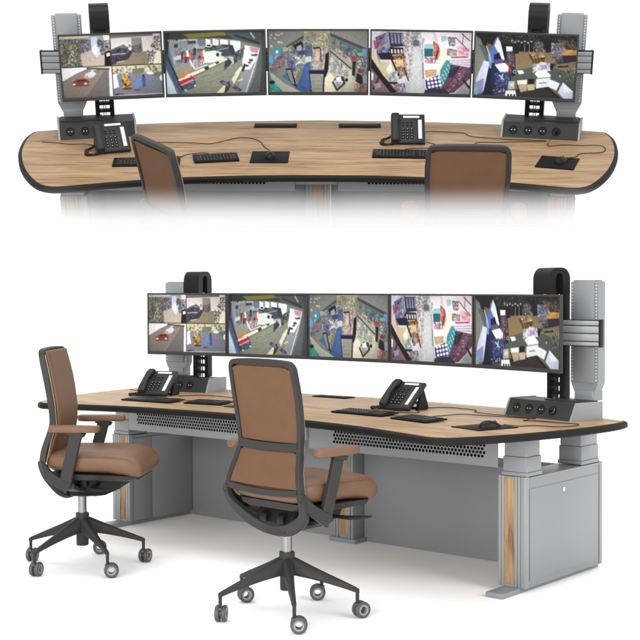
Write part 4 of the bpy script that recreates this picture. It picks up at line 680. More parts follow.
    poly(a, [(0.6, 0.62), (0.62, 0.58), (0.7, 0.54), (0.76, 0.63), (0.76, 0.67), (0.64, 0.69)], (246, 247, 246)); poly(a, [(0.62, 0.7), (0.76, 0.67), (0.74, 0.82), (0.62, 0.86)], (220, 222, 222)); line(a, 0.65, 0.77, 0.72, 0.755, 0.012, (130, 136, 140)); line(a, 0.62, 0.695, 0.76, 0.665, 0.008, (110, 112, 112)); poly(a, [(0.755, 0.7), (0.86, 0.76), (0.83, 0.88), (0.735, 0.81)], (228, 230, 246)); poly(a, [(0.885, 0.74), (0.99, 0.88), (0.985, 1), (0.9, 1), (0.84, 0.9)], (216, 226, 252)); poly(a, [(0.885, 0.74), (0.99, 0.88), (0.9, 0.9)], (246, 248, 254)); line(a, 0.86, 0.76, 0.83, 0.88, 0.01, (70, 66, 76)); poly(a, [(0.32, 0.91), (0.42, 0.9), (0.43, 1), (0.32, 1)], (242, 244, 244)); [poly(a, [(0.34 + i * 0.03, 0.97), (0.355 + i * 0.03, 0.96), (0.36 + i * 0.03, 1), (0.34 + i * 0.03, 1)], (40, 40, 40)) for i in range(3)]; ell(a, 0.85, 0.63, 0.022, 0.045, (66, 70, 66)); ell(a, 0.85, 0.64, 0.012, 0.025, (150, 156, 150)); rack(a, rnd, ((0.9, 0.54), (1, 0.5), (1, 0.7), (0.92, 0.72)), 5, 6, [(30, 32, 32), (150, 156, 152), (210, 212, 206), (70, 74, 70), (90, 96, 92)], 0.85); rack(a, rnd, ((0.2, 0.9), (0.31, 0.88), (0.31, 1), (0.18, 1)), 6, 3, [(20, 20, 30), (60, 60, 90), (230, 230, 236), (36, 36, 60)], 0.85)
    return a
def screen_mesh(a, w, h):
    rnd = np.random.RandomState(5); hh, ww = a.shape[:2]; a = a * (1 + 0.015 * rnd.randn(hh, ww, 1))
    for q, am in ((3, 0.015), (7, 0.02)):          # camera grain
        z = rnd.randn(hh // q + 2, ww // q + 2, 1); a = a * (1 + am * np.kron(z, np.ones((q, q, 1)))[:hh, :ww])
    yy, xx = np.mgrid[0:hh, 0:ww]; a = a * (1.05 - 0.16 * (((xx / ww - 0.5) * 2) ** 2 + ((yy / hh - 0.5) * 2) ** 2))[:, :, None]
    gm = a.mean(axis=2, keepdims=True); a = gm + (a - gm) * 0.9; a = np.clip(0.5 + (a - 0.48) * 1.22, 0, 1)
    # light vertical blur, then downsample by two
    b = (a[0::2, 0::2] + a[1::2, 0::2] + a[0::2, 1::2] + a[1::2, 1::2]) / 4
    for _ in range(1):
        p = np.pad(b, ((1, 1), (1, 1), (0, 0)), mode='edge')
        b = b * 0.4 + 0.15 * (p[:-2, 1:-1] + p[2:, 1:-1] + p[1:-1, :-2] + p[1:-1, 2:])
    b = np.clip(b, 0, 1); L = np.where(b <= 0.04045, b / 12.92, ((b + 0.055) / 1.055) ** 2.4)
    ny, nx = L.shape[:2]
    V = [(-w / 2 + w * i / (nx - 1), 0, h / 2 - h * j / (ny - 1)) for j in range(ny) for i in range(nx)]
    F = [(j * nx + i, (j + 1) * nx + i, (j + 1) * nx + i + 1, j * nx + i + 1) for j in range(ny - 1) for i in range(nx - 1)]
    me = mesh_from(V, F, 'screen'); at = me.color_attributes.new('picture', 'FLOAT_COLOR', 'POINT')
    c = np.ones((ny * nx, 4)); c[:, :3] = L.reshape(-1, 3); at.data.foreach_set('color', c.ravel().astype(np.float32))
    return me
sm = bpy.data.materials.new('lit_screen'); sm.use_nodes = True; sn = sm.node_tree.nodes; sb = sn['Principled BSDF']
sa = sn.new('ShaderNodeVertexColor'); sa.layer_name = 'picture'; sb.inputs['Base Color'].default_value = (0.01, 0.01, 0.01, 1); sb.inputs['Roughness'].default_value = 0.45; sb.inputs['Specular IOR Level'].default_value = 0.12
sm.node_tree.links.new(sa.outputs[0], sb.inputs['Emission Color']); sb.inputs['Emission Strength'].default_value = 0.97

def build_monitors():
    w, h = 0.617, 0.4026
    names = ['showing four small pictures of workshops and cars', 'showing a garage with a red cart and orange workers',
             'showing a shop floor with blue carpet and white carts', 'showing a pale aisle between pink and teal boxes', 'showing blue panels and white shop counters']
    for k, fn in zip(range(-2, 3), (scr0, scr1, scr2, scr3, scr4)):
        d = thing('monitor', 'lower monitor ' + names[k + 2], 'monitor', group='monitors on the lower stand')
        keep(d, 'upper monitor ' + names[k + 2] + ', above the misty desk', 'monitors on the upper stand')
        d.matrix_world = monframe(k)
        bt, bb, bs = 0.0105, 0.021, 0.0095
        g = G().mat(M['bezel'])
        g.box(-w / 2, w / 2, 0.0, 0.010, h / 2 - bt, h / 2, 0.0015); g.box(-w / 2, w / 2, 0.0, 0.010, -h / 2, -h / 2 + bb, 0.0015)
        g.box(-w / 2, -w / 2 + bs, 0.0005, 0.010, -h / 2 + bb - 0.001, h / 2 - bt + 0.001, 0.001); g.box(w / 2 - bs, w / 2, 0.0005, 0.010, -h / 2 + bb - 0.001, h / 2 - bt + 0.001, 0.001)
        g.box(-w / 2 + 0.001, w / 2 - 0.001, 0.0095, 0.022, -h / 2 + 0.001, h / 2 - 0.001, 0.002); g.box(-0.2, 0.2, 0.022, 0.037, -0.12, 0.13, 0.006)
        g.obj('housing', d)
        me = screen_mesh(fn(), w - 2 * bs, h - bt - bb); me.materials.append(sm)
        o = bpy.data.objects.new('screen', me); COL.objects.link(o); o.parent = d; o.location = (0, 0.0035, (bb - bt) / 2)
build_monitors()

# ------------------------------------------------------------------ desk phones
def build_phone(loc, rz, label, up):
    d = thing('desk_phone', label, 'telephone', loc, rz, 'desk phones on the lower desk'); keep(d, up, 'desk phones on the upper desk')
    w = 0.205; a = math.atan2(0.134, 0.164)        # slope of the face
    T = Matrix.Translation((0, 0, 0.002)) @ Matrix.Rotation(a, 4, 'X')       # local: x, along slope y, normal z
    g = G().mat(M['phone']); g.box(-w / 2, w / 2, 0, 0.212, -0.001, 0.022, 0.004, T)
    g.box(-w / 2 + 0.058, w / 2 - 0.006, 0.006, 0.206, 0.021, 0.0245, 0.002, T)
    b = g.obj('body', d)
    st = G().mat(M['black'])
    for x0, x1 in ((-0.09, -0.075), (0.075, 0.09)):
        st.loft([[(x, 0.09, 0.0), (x, 0.185, 0.0), (x, 0.195, 0.012), (x, 0.150, 0.118), (x, 0.135, 0.108)] for x in (x0, x1)], True)
    st.box(-0.085, 0.085, 0.155, 0.185, 0.001, 0.012, 0.003); st.obj('stand', d)
    h_ = G().mat(M['phone']); rings = []
    for y, z, ww, t in ((0.004, 0.026, 0.040, 0.010), (0.010, 0.030, 0.048, 0.030), (0.045, 0.036, 0.048, 0.034), (0.075, 0.044, 0.040, 0.022), (0.11, 0.047, 0.038, 0.019), (0.145, 0.044, 0.040, 0.022), (0.175, 0.036, 0.048, 0.034), (0.206, 0.030, 0.048, 0.030), (0.214, 0.026, 0.040, 0.010)):
        R = []
        for q in range(14):
            an = 2 * PI * q / 14; cx, cz = math.cos(an), math.sin(an)
            R.append((-w / 2 + 0.027 + ww / 2 * math.copysign(abs(cx) ** 0.55, cx), y, z + t / 2 * math.copysign(abs(cz) ** 0.55, cz)))
        rings.append(R)
    h_.loft(rings, True, T); h_.obj('handset', d, 50)
    s = G().mat(M['lcd']); s.box(-0.028, 0.070, 0.182, 0.197, 0.0246, 0.0262, 0.0008, T); s.obj('display', b)
    s = G().mat(M['label']); s.box(0.062, 0.084, 0.028, 0.168, 0.0246, 0.0258, 0.0006, T)
    s.mat(M['phone'])
    for i in range(7): s.box(0.0625, 0.0835, 0.0465 + i * 0.0175, 0.0477 + i * 0.0175, 0.0259, 0.0262, 0, T)
    s.obj('label_strip', b)
    kx = [-0.030, -0.004, 0.022]; ks = G().mat(M['key'])
    for r in range(4):
        for c in kx: ks.box(c - 0.0085, c + 0.0085, 0.028 + r * 0.021, 0.041 + r * 0.021, 0.0246, 0.029, 0.0015, T)
    for c in kx: ks.box(c - 0.007, c + 0.007, 0.122, 0.129, 0.0246, 0.028, 0.001, T)
    for c in kx: ks.box(c - 0.007, c + 0.007, 0.142, 0.148, 0.0246, 0.028, 0.001, T)
    ks.mat(M['label'])
    for r in range(4):
        for c in kx: ks.box(c - 0.0018, c + 0.0018, 0.033 + r * 0.021, 0.0365 + r * 0.021, 0.0291, 0.0293, 0, T)
    ks.obj('keypad', b)
    # coiled cord looping at the left
    base = catmull([(-0.085, 0.01, 0.012), (-0.105, -0.012, 0.010), (-0.145, -0.018, 0.010), (-0.165, 0.012, 0.011), (-0.150, 0.045, 0.011), (-0.155, 0.075, 0.011), (-0.125, 0.098, 0.015), (-0.095, 0.10, 0.03)], 26)
    pts = []
    for i, p in enumerate(base):
        t = (base[min(i + 1, len(base) - 1)] - base[max(0, i - 1)]).normalized(); n1 = t.cross(Vector((0, 0, 1))).normalized(); n2 = n1.cross(t)
        an = i * 1.15; pts.append(p + n1 * 0.0062 * math.cos(an) + n2 * 0.0062 * math.sin(an))
    c = G().mat(M['cable']); c.tube(pts, 0.0032, 6); c.obj('coiled_cord', d, 60)
    return d
build_phone((0.547, -0.262, DT + 0.0015), math.radians(0), 'lower desk phone at the middle of its desk, beside a cable flap', 'upper desk phone right of the desk middle, behind a chair')
build_phone((-1.198, -0.462, DT + 0.0015), math.radians(19), 'lower desk phone at the left desk end, before a socket box', 'upper desk phone at the left desk end, before a socket box')

# ------------------------------------------------------------------ keyboards, mice and pads
def build_keyboard(x, y, w, rz, label, up, numpad=True):
    d = thing('keyboard', label, 'keyboard', (x, y, DT + 0.0015), math.radians(rz), 'keyboards on the lower desk')
    if up: keep(d, up, 'keyboards on the upper desk')
    g = G().mat(M['key']); dp = 0.15
    T = Matrix.Rotation(math.radians(2.5), 4, 'X')
    g.box(-w / 2, w / 2, -dp / 2, dp / 2, 0.0, 0.0085, 0.003, Matrix.Translation((0, 0, 0.004)) @ T); g.obj('case', d)
    k = G().mat(M['black']); rnd = random.Random(int(abs(x) * 100)); T2 = Matrix.Translation((0, 0, 0.004)) @ T
    p = 0.0192; cols = int((w - 0.024) / p); x0 = -cols * p / 2
    for r in range(6):
        yy = dp / 2 - 0.022 - r * 0.0203 - (0.004 if r else 0)
        c = 0
        while c < cols:
            span = 1
            if r == 5 and cols // 5 < c < cols // 5 + 2: span = min(5, cols - c)
            elif r in (2, 3, 4) and c in (0, cols - 2): span = min(2, cols - c)
            if numpad and c == cols - 5: c += 1; continue
            k.box(x0 + c * p + 0.0012, x0 + (c + span) * p - 0.0012, yy - 0.0085, yy + 0.0085, 0.0075, 0.0125, 0.0022, T2, 1); c += span
    l_ = k.mat(M['keymark'])
    for r in range(1, 5):
        yy = dp / 2 - 0.022 - r * 0.0203 - 0.004
        for c in range(cols):
            if rnd.random() < 0.35: l_.box(x0 + c * p + 0.006, x0 + c * p + 0.0085, yy + 0.001, yy + 0.004, 0.0126, 0.0128, 0, T2)
    k.obj('keys', d)
    return d
build_keyboard(-0.975, -0.665, 0.385, 4.5, 'long black keyboard on the lower desk in front of the left phone', 'black keyboard on the upper desk, partly behind the left chair')
build_keyboard(-0.583, -0.580, 0.262, 11, 'short black keyboard on the lower desk, second from the left', 'short black keyboard on the upper desk, right of the left chair', False)
build_keyboard(0.512, -0.488, 0.365, -3, 'long black keyboard on the lower desk in front of the middle phone', 'long black keyboard on the upper desk below the middle phone')
build_keyboard(0.936, -0.578, 0.285, -14, 'short black keyboard on the lower desk beside the right mouse pad', None, False)

def build_pad(x, y, w, dp, rz, label, up):
    o = G().mat(M['blackm']); o.prism(rrect(-w / 2, w / 2, -dp / 2, dp / 2, 0.006), 0, 0.0035, None, 0.0008)
    q = o.obj('mouse_pad'); q.matrix_world = Matrix.Translation((x, y, DT + 0.0015)) @ Matrix.Rotation(math.radians(rz), 4, 'Z')
    tag(q, label, 'mouse pad', 'mouse pads on the lower desk'); keep(q, up, 'mouse pads on the upper desk')
build_pad(-0.270, -0.543, 0.222, 0.25, 0, 'black mouse pad around the middle of the lower desk, partly behind the right chair', 'black mouse pad around the middle of the upper desk')
build_pad(1.388, -0.652, 0.220, 0.25, -17, 'black mouse pad at the right end of the lower desk', 'black mouse pad at the right end of the upper desk')
def build_mouse(x, y, rz, label, up):
    d = thing('computer_mouse', label, 'mouse', (x, y, DT + 0.0052), math.radians(rz), 'mice on the lower desk'); keep(d, up, 'mice on the upper desk')
    g = G().mat(M['black']); rings = []
    for i in range(13):
        t = i / 12; y_ = -0.056 + 0.112 * t; e = max(0.02, math.sin(PI * min(0.985, max(0.015, t)))) ** 0.45
        wd = (0.031 + 0.003 * math.cos(2 * PI * t)) * e; ht = 0.036 * e * (1 - 0.35 * t); R = []
        for q in range(16):
            an = 2 * PI * q / 16; R.append((wd * math.cos(an), y_, max(0.0, ht * math.sin(an)) + (0.002 if math.sin(an) > 0 else 0)))
        rings.append(R)
    g.loft(rings); g.obj('shell', d, 60)
    w = G().mat(M['wheel']); w.lathe([(0, -0.003), (0.009, -0.003), (0.009, 0.003), (0, 0.003)], 14, Matrix.Translation((0, 0.028, 0.022)) @ Matrix.Rotation(PI / 2, 4, 'Y')); w.obj('scroll_wheel', d)
build_mouse(-0.268, -0.545, 0, 'black mouse on the middle mouse pad of the lower desk', 'black mouse on the middle mouse pad of the upper desk')
build_mouse(1.410, -0.640, -30, 'black mouse on the right mouse pad of the lower desk', 'black mouse on the right mouse pad of the upper desk')

CAB = [
 ([(-1.681, -0.214), (-1.59, -0.236), (-1.495, -0.266), (-1.40, -0.262), (-1.30, -0.335)], 'thin cable running over the left end of the lower desk to the phone', 'thin cable running over the left end of the upper desk to the phone'),
 ([(-1.07, -0.36), (-1.02, -0.25), (-0.98, -0.217), (-0.861, -0.218), (-0.743, -0.234), (-0.65, -0.25), (-0.566, -0.181), (-0.48, -0.104), (-0.398, -0.13), (-0.345, -0.208), (-0.319, -0.305), (-0.271, -0.44), (-0.268, -0.492)], 'long wavy cable from the left phone to the middle mouse of the lower desk', 'long wavy cable from the left phone to the middle mouse of the upper desk'),
 ([(-0.93, -0.588), (-0.90, -0.54), (-0.85, -0.525), (-0.789, -0.545), (-0.776, -0.515), (-0.739, -0.481), (-0.664, -0.460), (-0.602, -0.503)], 'short cable looping behind the second keyboard of the lower desk', 'short cable looping behind the second keyboard of the upper desk'),
 ([(0.60, -0.10), (0.664, 0.045), (0.8, 0.04), (0.902, 0.011), (0.94, -0.062), (1.05, -0.11), (1.233, -0.145), (1.385, -0.165)], 'cable from the middle phone to the right socket box of the lower desk', 'cable from the middle phone to the right socket box of the upper desk'),
 ([(0.911, -0.50), (0.915, -0.38), (0.934, -0.295), (0.97, -0.214), (1.084, -0.208), (1.228, -0.190), (1.392, -0.185)], 'cable from behind the rightmost keyboard to the sockets of the lower desk', 'cable leading from behind the right chair to the sockets of the upper desk'),
 ([(0.49, -0.412), (0.50, -0.395), (0.524, -0.375), (0.567, -0.352), (0.675, -0.338), (0.72, -0.28), (0.66, -0.2)], 'short cable between the middle phone and keyboard of the lower desk', 'short cable between the middle phone and keyboard of the upper desk'),
 ([(1.400, -0.185), (1.386, -0.248), (1.394, -0.294), (1.47, -0.266), (1.581, -0.275), (1.690, -0.274), (1.715, -0.350), (1.673, -0.434), (1.552, -0.461), (1.511, -0.53), (1.456, -0.587)], 'looped mouse cable at the right end of the lower desk', 'looped mouse cable at the right end of the upper desk'),
]
for P, la, up in CAB:
    pts = [Vector((p[0], p[1], DT + 0.0055)) for p in P]
    if la.startswith('looped'): pts = [Vector((1.440, -0.150, DT + 0.058)), Vector((1.433, -0.188, DT + 0.062)), Vector((1.415, -0.200, DT + 0.03))] + pts[1:]; pts[-1].z += 0.009
    if 'middle mouse' in la: pts[-1].z += 0.009; pts[-2].z += 0.005
    c = G().mat(M['cable']); c.tube(catmull(pts, 6), 0.0024, 7); o = c.obj('desk_cable', sm=60); tag(o, la, 'cable', 'cables on the lower desk'); keep(o, up, 'cables on the upper desk')

# ------------------------------------------------------------------ swivel chairs
def build_chair(hub, face, baserot, label, up):
    d = thing('swivel_chair', label, 'office chair', (hub[0], hub[1], 0), math.radians(face - 90), 'swivel chairs at the lower desk')
    keep(d, up, 'swivel chairs at the upper desk')
    # ---- back frame
    prof = [(1.180, -0.172), (1.10, -0.153), (1.04, -0.140), (0.95, -0.124), (0.857, -0.113), (0.80, -0.113), (0.74, -0.126), (0.68, -0.146), (0.62, -0.158), (0.575, -0.152)]
    def yb(z):
        for (z1, y1), (z0, y0) in zip(prof[:-1], prof[1:]):
            if z0 <= z <= z1: return y0 + (y1 - y0) * (z - z0) / (z1 - z0)
        return prof[0][1] if z > prof[0][0] else prof[-1][1]
    def hw(z):
        T = [(1.19, 0.198), (1.04, 0.205), (0.90, 0.199), (0.80, 0.190), (0.72, 0.205), (0.62, 0.232), (0.56, 0.245)]
        for (z1, w1), (z0, w0) in zip(T[:-1], T[1:]):
            if z0 <= z <= z1: return w0 + (w1 - w0) * (z - z0) / (z1 - z0)
        return T[0][1] if z > 1.19 else T[-1][1]
    g = G().mat(M['frame'])
    side = [(hw(z), yb(z), z) for z in (0.60, 0.65, 0.70, 0.75, 0.80, 0.86, 0.93, 1.0, 1.06, 1.11)]
    corner = [(hw(1.15), yb(1.14), 1.148), (0.190, yb(1.165), 1.172), (0.165, yb(1.18), 1.182)]
    topm = [(0.08, yb(1.18) - 0.004, 1.187), (0.0, yb(1.18) - 0.006, 1.188)]
    half = [Vector(p) for p in side + corner + topm]
    loop = half + [Vector((-p.x, p.y, p.z)) for p in reversed(half[:-1])]
    loop = [p + Vector((0, 0.010, 0)) for p in catmull(loop, 3)]
    ww = [0.026 + 0.008 * min(1, max(0, (abs(p.x) < 0.17) + 0)) for p in loop]
    g.bar(loop, 0.024, 0.034, Vector((0, -1, 0)))
    # belt between the two back panels, and the bar under the lower one
    g.bar([Vector((x, yb(0.80) - 0.012 * (1 - (x / 0.19) ** 2) + 0.002, 0.803 - 0.006 * (1 - (x / .19) ** 2))) for x in [0.185 * (i / 8 - 1) for i in range(17)]], 0.040, 0.020, Vector((0, -1, 0)))
    g.bar([Vector((x, yb(0.605) - 0.014 * (1 - (x / 0.235) ** 2) + 0.003, 0.608 - 0.012 * (1 - (x / .235) ** 2))) for x in [0.225 * (i / 8 - 1) for i in range(17)]], 0.030, 0.022, Vector((0, -1, 0)))
    fr = g.obj('back_frame', d, 40)
    # yoke: broad arms sweeping from the lower frame corners down and under the seat
    y = G().mat(M['frame'])
    for s in (1, -1):
        P = catmull([(s * 0.2385, -0.156, 0.606), (s * 0.2435, -0.150, 0.575), (s * 0.238, -0.130, 0.530), (s * 0.205, -0.102, 0.482), (s * 0.14, -0.085, 0.440), (s * 0.07, -0.070, 0.415), (0, -0.062, 0.407)], 5)
        n = len(P); y.bar(P, [0.028 + 0.030 * min(1, i / n * 1.6) for i in range(n)], [0.026 + 0.006 * i / n for i in range(n)], [Vector((s * 0.1, -1, -0.45 * i / n)).normalized() for i in range(n)])
        P = catmull([(s * 0.240, -0.150, 0.585), (s * 0.258, -0.105, 0.535), (s * 0.266, -0.045, 0.495), (s * 0.264, 0.0, 0.470)], 5)
        y.bar(P, [0.042 + 0.022 * i / len(P) for i in range(len(P))], 0.026, [Vector((s, -0.25, 0)).normalized()] * len(P))
        y.bar([(s * 0.262, 0.0, 0.478), (s * 0.18, 0.01, 0.45), (s * 0.07, 0.02, 0.435)], [0.060, 0.06, 0.07], 0.024, Vector((0, 0, 1)))
    y.loft([[(sx * a, b, z) for sx, b in ((-1, -0.085), (1, -0.085), (1, 0.05), (-1, 0.05))] for z, a in ((0.388, 0.035), (0.398, 0.07), (0.42, 0.09), (0.435, 0.08))], True)
    y.obj('yoke', d, 40)
    # ---- back panels (woven shell seen from behind)
    for z0, z1, nm in ((0.822, 1.165, 'upper_back_panel'), (0.622, 0.786, 'lower_back_panel')):
        p_ = G().mat(M['mesh']); nz_, nx_ = 12, 14; V = []
        for side_ in (0, 1):
            for j in range(nz_ + 1):
                z = z0 + (z1 - z0) * j / nz_
                for i in range(nx_ + 1):
                    t = 2 * i / nx_ - 1; w = hw(z) - 0.010
                    cz = z
                    if j == nz_ : cz = z - 0.014 * abs(t) ** 8
                    V.append((t * w, yb(z) + 0.002 - 0.012 * (1 - t * t) + side_ * 0.012, cz))
        F = []; st = nx_ + 1; of = (nz_ + 1) * st
        for s_ in (0, 1):
            for j in range(nz_):
                for i in range(nx_): q = s_ * of + j * st + i; F.append((q, q + 1, q + st + 1, q + st))
        for j in range(nz_): F.append((j * st, (j + 1) * st, of + (j + 1) * st, of + j * st)); q = j * st + nx_; F.append((q, q + st, of + q + st, of + q))
        for i in range(nx_): F.append((i, i + 1, of + i + 1, of + i)); q = nz_ * st + i; F.append((q, q + 1, of + q + 1, of + q))
        p_.add(V, F); p_.obj(nm, d, 50)
    # ---- front cushion of the backrest
    c = G().mat(M['leather']); rings = []
    zs = [0.575, 0.580, 0.60, 0.65, 0.70, 0.75, 0.80, 0.86, 0.92, 0.98, 1.04, 1.10, 1.15, 1.180, 1.192, 1.196]
    for i, z in enumerate(zs):
        e = 1.0
        if i == 0: e = 0.55
        elif i == 1: e = 0.85
        if i == len(zs) - 1: e = 0.5
        elif i == len(zs) - 2: e = 0.82
        elif i == len(zs) - 3: e = 0.96
        yc = yb(z) + 0.030; th = 0.034 * (0.6 + 0.4 * e); w = (hw(z) - 0.010) * (1 - (1 - e) * 0.13); R = []
        for q in range(28):
            an = 2 * PI * q / 28; cx, cy = math.cos(an), math.sin(an)
            xx = w * math.copysign(abs(cx) ** 0.32, cx); yy = th / 2 * math.copysign(abs(cy) ** 0.55, cy)
            R.append((xx, yc + yy + 0.004 * (xx / 0.2) ** 2, z - 0.012 * (z > 1.0) * (z - 1.0) / 0.2))
        rings.append(R)
    c.loft(rings); c.obj('back_cushion', d, 60)
    for s in (1, -1):
        pp = G().mat(M['piping'])
        pp.tube([Vector((s * (hw(z) + 0.004), yb(z) + 0.031, z)) for z in (0.60, 0.7, 0.8, 0.9, 1.0, 1.1, 1.165)], 0.0024, 6)
        pp.obj('back_piping', d, 60)
    # ---- seat
    s_ = G().mat(M['leather']); rings = []
    SEC = [(-0.128, 0.590, 0.205, 0.045), (-0.120, 0.598, 0.228, 0.085), (-0.10, 0.602, 0.240, 0.112), (-0.05, 0.602, 0.247, 0.126), (0.03, 0.600, 0.250, 0.130), (0.12, 0.600, 0.252, 0.132), (0.20, 0.598, 0.253, 0.134), (0.27, 0.590, 0.252, 0.138), (0.32, 0.580, 0.249, 0.134), (0.352, 0.572, 0.243, 0.116), (0.372, 0.567, 0.233, 0.088), (0.384, 0.564, 0.215, 0.052), (0.388, 0.563, 0.19, 0.02)]
    for y_, zc, w, t in SEC:
        R = []
        for q in range(36):
            an = 2 * PI * q / 36; cx, cz = math.cos(an), math.sin(an)
            xx = w * math.copysign(abs(cx) ** 0.42, cx); zz = t / 2 * math.copysign(abs(cz) ** 0.62, cz)
            dip = -0.012 * (1 - (xx / 0.25) ** 2) if zz > 0 else 0
            R.append((xx, y_, zc + zz + dip * (1 if 0.3 > y_ > -0.1 else 0.5)))
        rings.append(R)
    s_.loft(rings); st = s_.obj('seat', d, 70)
    for s in (1, -1):
        sp = G().mat(M['leather']); sp.tube(catmull([(s * 0.232, -0.09, 0.634), (s * 0.2455, 0.0, 0.6345), (s * 0.2495, 0.12, 0.634), (s * 0.247, 0.24, 0.630), (s * 0.236, 0.32, 0.620)], 4), 0.0026, 6)
        sp.obj('seat_piping', st, 60)
    pn = G().mat(M['frame'])
    rings = []
    for y_, w, z0, z1 in ((-0.11, 0.19, 0.520, 0.545), (-0.06, 0.232, 0.506, 0.540), (0.05, 0.243, 0.503, 0.537), (0.2, 0.245, 0.503, 0.534), (0.30, 0.240, 0.503, 0.530), (0.345, 0.20, 0.505, 0.523)):
        rings.append([(-w, y_, z1), (-w + 0.012, y_, z0 + 0.004), (-w + 0.05, y_, z0 - 0.006), (w - 0.05, y_, z0 - 0.006), (w - 0.012, y_, z0 + 0.004), (w, y_, z1)])
    pn.loft(rings); pn.obj('seat_pan', d, 40)
    # ---- mechanism
    m = G().mat(M['framed'])
    m.loft([[(-w, a, z), (w, a, z), (w, b, z), (-w, b, z)] for z, w, a, b in ((0.392, 0.05, -0.05, 0.09), (0.405, 0.085, -0.08, 0.15), (0.445, 0.115, -0.09, 0.235), (0.50, 0.12, -0.06, 0.26))], True)
    m.box(-0.16, 0.16, 0.03, 0.07, 0.455, 0.502, 0.008)
    for s in (1, -1): m.lathe([(0, -0.02), (0.026, -0.02), (0.028, 0.0), (0.026, 0.02), (0, 0.02)], 16, Matrix.Translation((s * 0.055, -0.075, 0.462)) @ Matrix.Rotation(PI / 2, 4, 'Y'))
    m.obj('tilt_mechanism', d, 40)
    lv = G().mat(M['framed']); lv.bar([(0.10, 0.12, 0.470), (0.20, 0.12, 0.468), (0.27, 0.14, 0.467), (0.31, 0.20, 0.468), (0.318, 0.235, 0.468)], [0.022, 0.034, 0.05, 0.036, 0.010], [0.010, 0.010, 0.012, 0.010, 0.005], Vector((0, 0, 1))); lv.obj('height_lever', d)
    # ---- armrests
    for s in (1, -1):
        a = G().mat(M['frame'])
        P = [(s * 0.262, -0.022, 0.470), (s * 0.268, -0.004, 0.545), (s * 0.276, 0.022, 0.65), (s * 0.280, 0.048, 0.752)]
        a.bar(P, [0.066, 0.064, 0.062, 0.064], 0.026, Vector((s, 0, 0.1)))
        a.bar([(s * 0.281, 0.046, 0.748), (s * 0.282, 0.05, 0.768)], [0.085, 0.10], 0.05, Vector((s, 0, 0)))
        am = a.obj('armrest', d, 40)
        a2 = G().mat(M['framed']); a2.bar([(s * 0.2775, 0.005, 0.575), (s * 0.287, 0.040, 0.735)], 0.012, 0.010, Vector((s, 0, 0.1))); a2.obj('height_button', am)
        pd = G().mat(M['pad']); rings = []
        for z, e in ((0.766, 0.90), (0.769, 0.97), (0.778, 1.0), (0.790, 1.0), (0.797, 0.965), (0.800, 0.88)):
            R = []
            for q in range(32):
                an = 2 * PI * q / 32; cx, cy = math.cos(an), math.sin(an)
                R.append((s * 0.282 + 0.042 * e * math.copysign(abs(cx) ** 0.6, cx) + s * 0.006 * math.sin(PI * cy), 0.038 + 0.136 * (0.5 + e / 2) * math.copysign(abs(cy) ** 0.62, cy), z))
            rings.append(R)
        pd.loft(rings); pd.obj('arm_pad', am, 50)
    # ---- column and base
    cl = G().mat(M['chrome']); cl.lathe([(0.0235, 0.275), (0.0235, 0.392)], 24); cl.obj('gas_column', d, 40)
    b = G().mat(M['frame']); b.lathe([(0, 0.118), (0.030, 0.118), (0.033, 0.123), (0.034, 0.26), (0.037, 0.288), (0.034, 0.296), (0.0, 0.296)], 28)
    br = math.radians(baserot - (face - 90)); rr = 0.335
    for k in range(5):
        A = Matrix.Rotation(br + k * 2 * PI / 5, 4, 'Z'); rings = []
        for x, z, w, h in ((0.015, 0.236, 0.060, 0.088), (0.05, 0.226, 0.056, 0.078), (0.12, 0.203, 0.044, 0.058), (0.20, 0.176, 0.034, 0.042), (0.28, 0.148, 0.026, 0.030), (0.325, 0.131, 0.022, 0.024), (0.340, 0.126, 0.014, 0.018)):
            rings.append([(x, -w / 2, z - h * 0.32), (x, -w * 0.32, z - h / 2), (x, w * 0.32, z - h / 2), (x, w / 2, z - h * 0.32), (x, w * 0.36, z + h * 0.34), (x, w * 0.12, z + h / 2), (x, -w * 0.12, z + h / 2), (x, -w * 0.36, z + h * 0.34)])
        b.loft(rings, True, A); b.lathe([(0, 0.060), (0.0085, 0.060), (0.0085, 0.13), (0, 0.13)], 12, A @ Matrix.Translation((rr - 0.004, 0, 0)))
    b.obj('star_base', d, 42)
    rnd = random.Random(int(baserot) + 400)
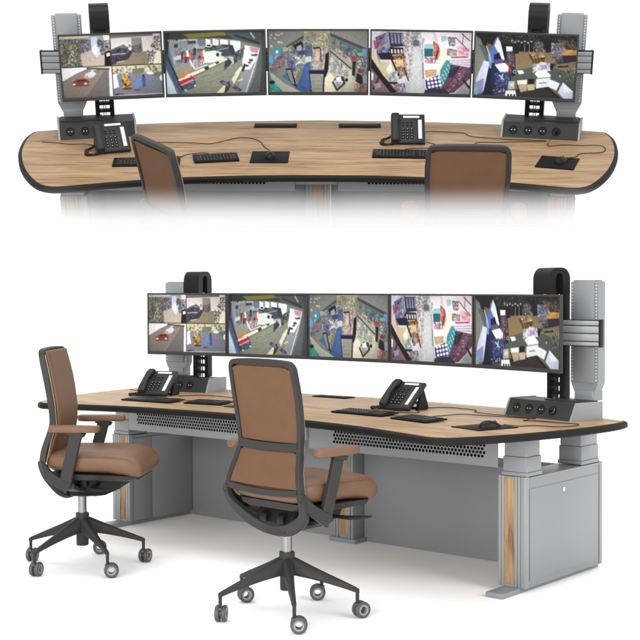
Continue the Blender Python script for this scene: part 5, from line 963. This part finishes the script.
    for k in range(5):
        an = br + k * 2 * PI / 5; world_a = [CAST[baserot][k]][0]
        q = G().mat(M['frame'])
        T = Matrix.Translation((math.cos(an) * (rr - 0.004), math.sin(an) * (rr - 0.004), 0)) @ Matrix.Rotation(math.radians(world_a) - math.radians(face - 90), 4, 'Z') @ Matrix.Translation((0.020, 0, 0.0385))
        q.mat(M['wheel']).box(-0.026, 0.0, -0.0045, 0.0045, 0.018, 0.034, 0.004, T); q.lathe([(0.0, -0.006), (0.012, -0.006), (0.012, 0.006), (0, 0.006)], 10, T @ Matrix.Translation((-0.022, 0, 0.026)))
        q.lathe([(0.0185, -0.006), (0.024, -0.006), (0.024, 0.006), (0.0185, 0.006)], 20, T @ Matrix.Rotation(PI / 2, 4, 'X'), True)
        cs = q.obj('castor', d, 40)
        for s in (1, -1):
            w = G().mat(M['wheel']); W_ = T @ Matrix.Translation((0, s * 0.0155, 0)) @ Matrix.Rotation(PI / 2, 4, 'X')
            w.lathe([(0.0245, -0.010), (0.034, -0.010), (0.0375, -0.0065), (0.0385, 0), (0.0375, 0.0065), (0.034, 0.010), (0.0245, 0.010)], 30, W_, True)
            w.mat(M['wheelc']).lathe([(0.0165, -0.009), (0.0243, -0.0098), (0.0243, 0.0098), (0.0165, 0.009)], 26, W_, True)
            w.obj('wheel', cs, 40)
    return d
CAST = {-161: [118, 112, 50, 108, 50], -115: [122, 41, 68, -138, 60]}
build_chair((-0.681, -1.459), 35.0, -161, 'left lower swivel chair in brown leather, turned sideways with seat and both arms showing', 'upper swivel chair with brown back turned aslant, at the left of the misty desk')
build_chair((0.880, -1.541), 86.5, -115, 'right lower swivel chair in brown leather, seen from behind before the desk', 'upper swivel chair with brown back seen straight from behind, at the right')

# ------------------------------------------------------------------ the second console on the stage
bpy.context.view_layer.update()
UPCHAIR = {'upper swivel chair with brown back turned aslant, at the left of the misty desk': (-0.672, -1.456, 36.0),
           'upper swivel chair with brown back seen straight from behind, at the right': (0.797, -1.462, 88.0)}
for o, lab, grp in LOWER:
    c = copy_tree(o); c['label'] = lab
    if grp: c['group'] = grp
    mw = o.matrix_world.copy()
    if lab in UPCHAIR: x, y, f = UPCHAIR[lab]; mw = Matrix.Translation((x, y, 0)) @ Matrix.Rotation(math.radians(f - 90), 4, 'Z')
    c.matrix_world = TUP @ mw
bpy.context.view_layer.update()
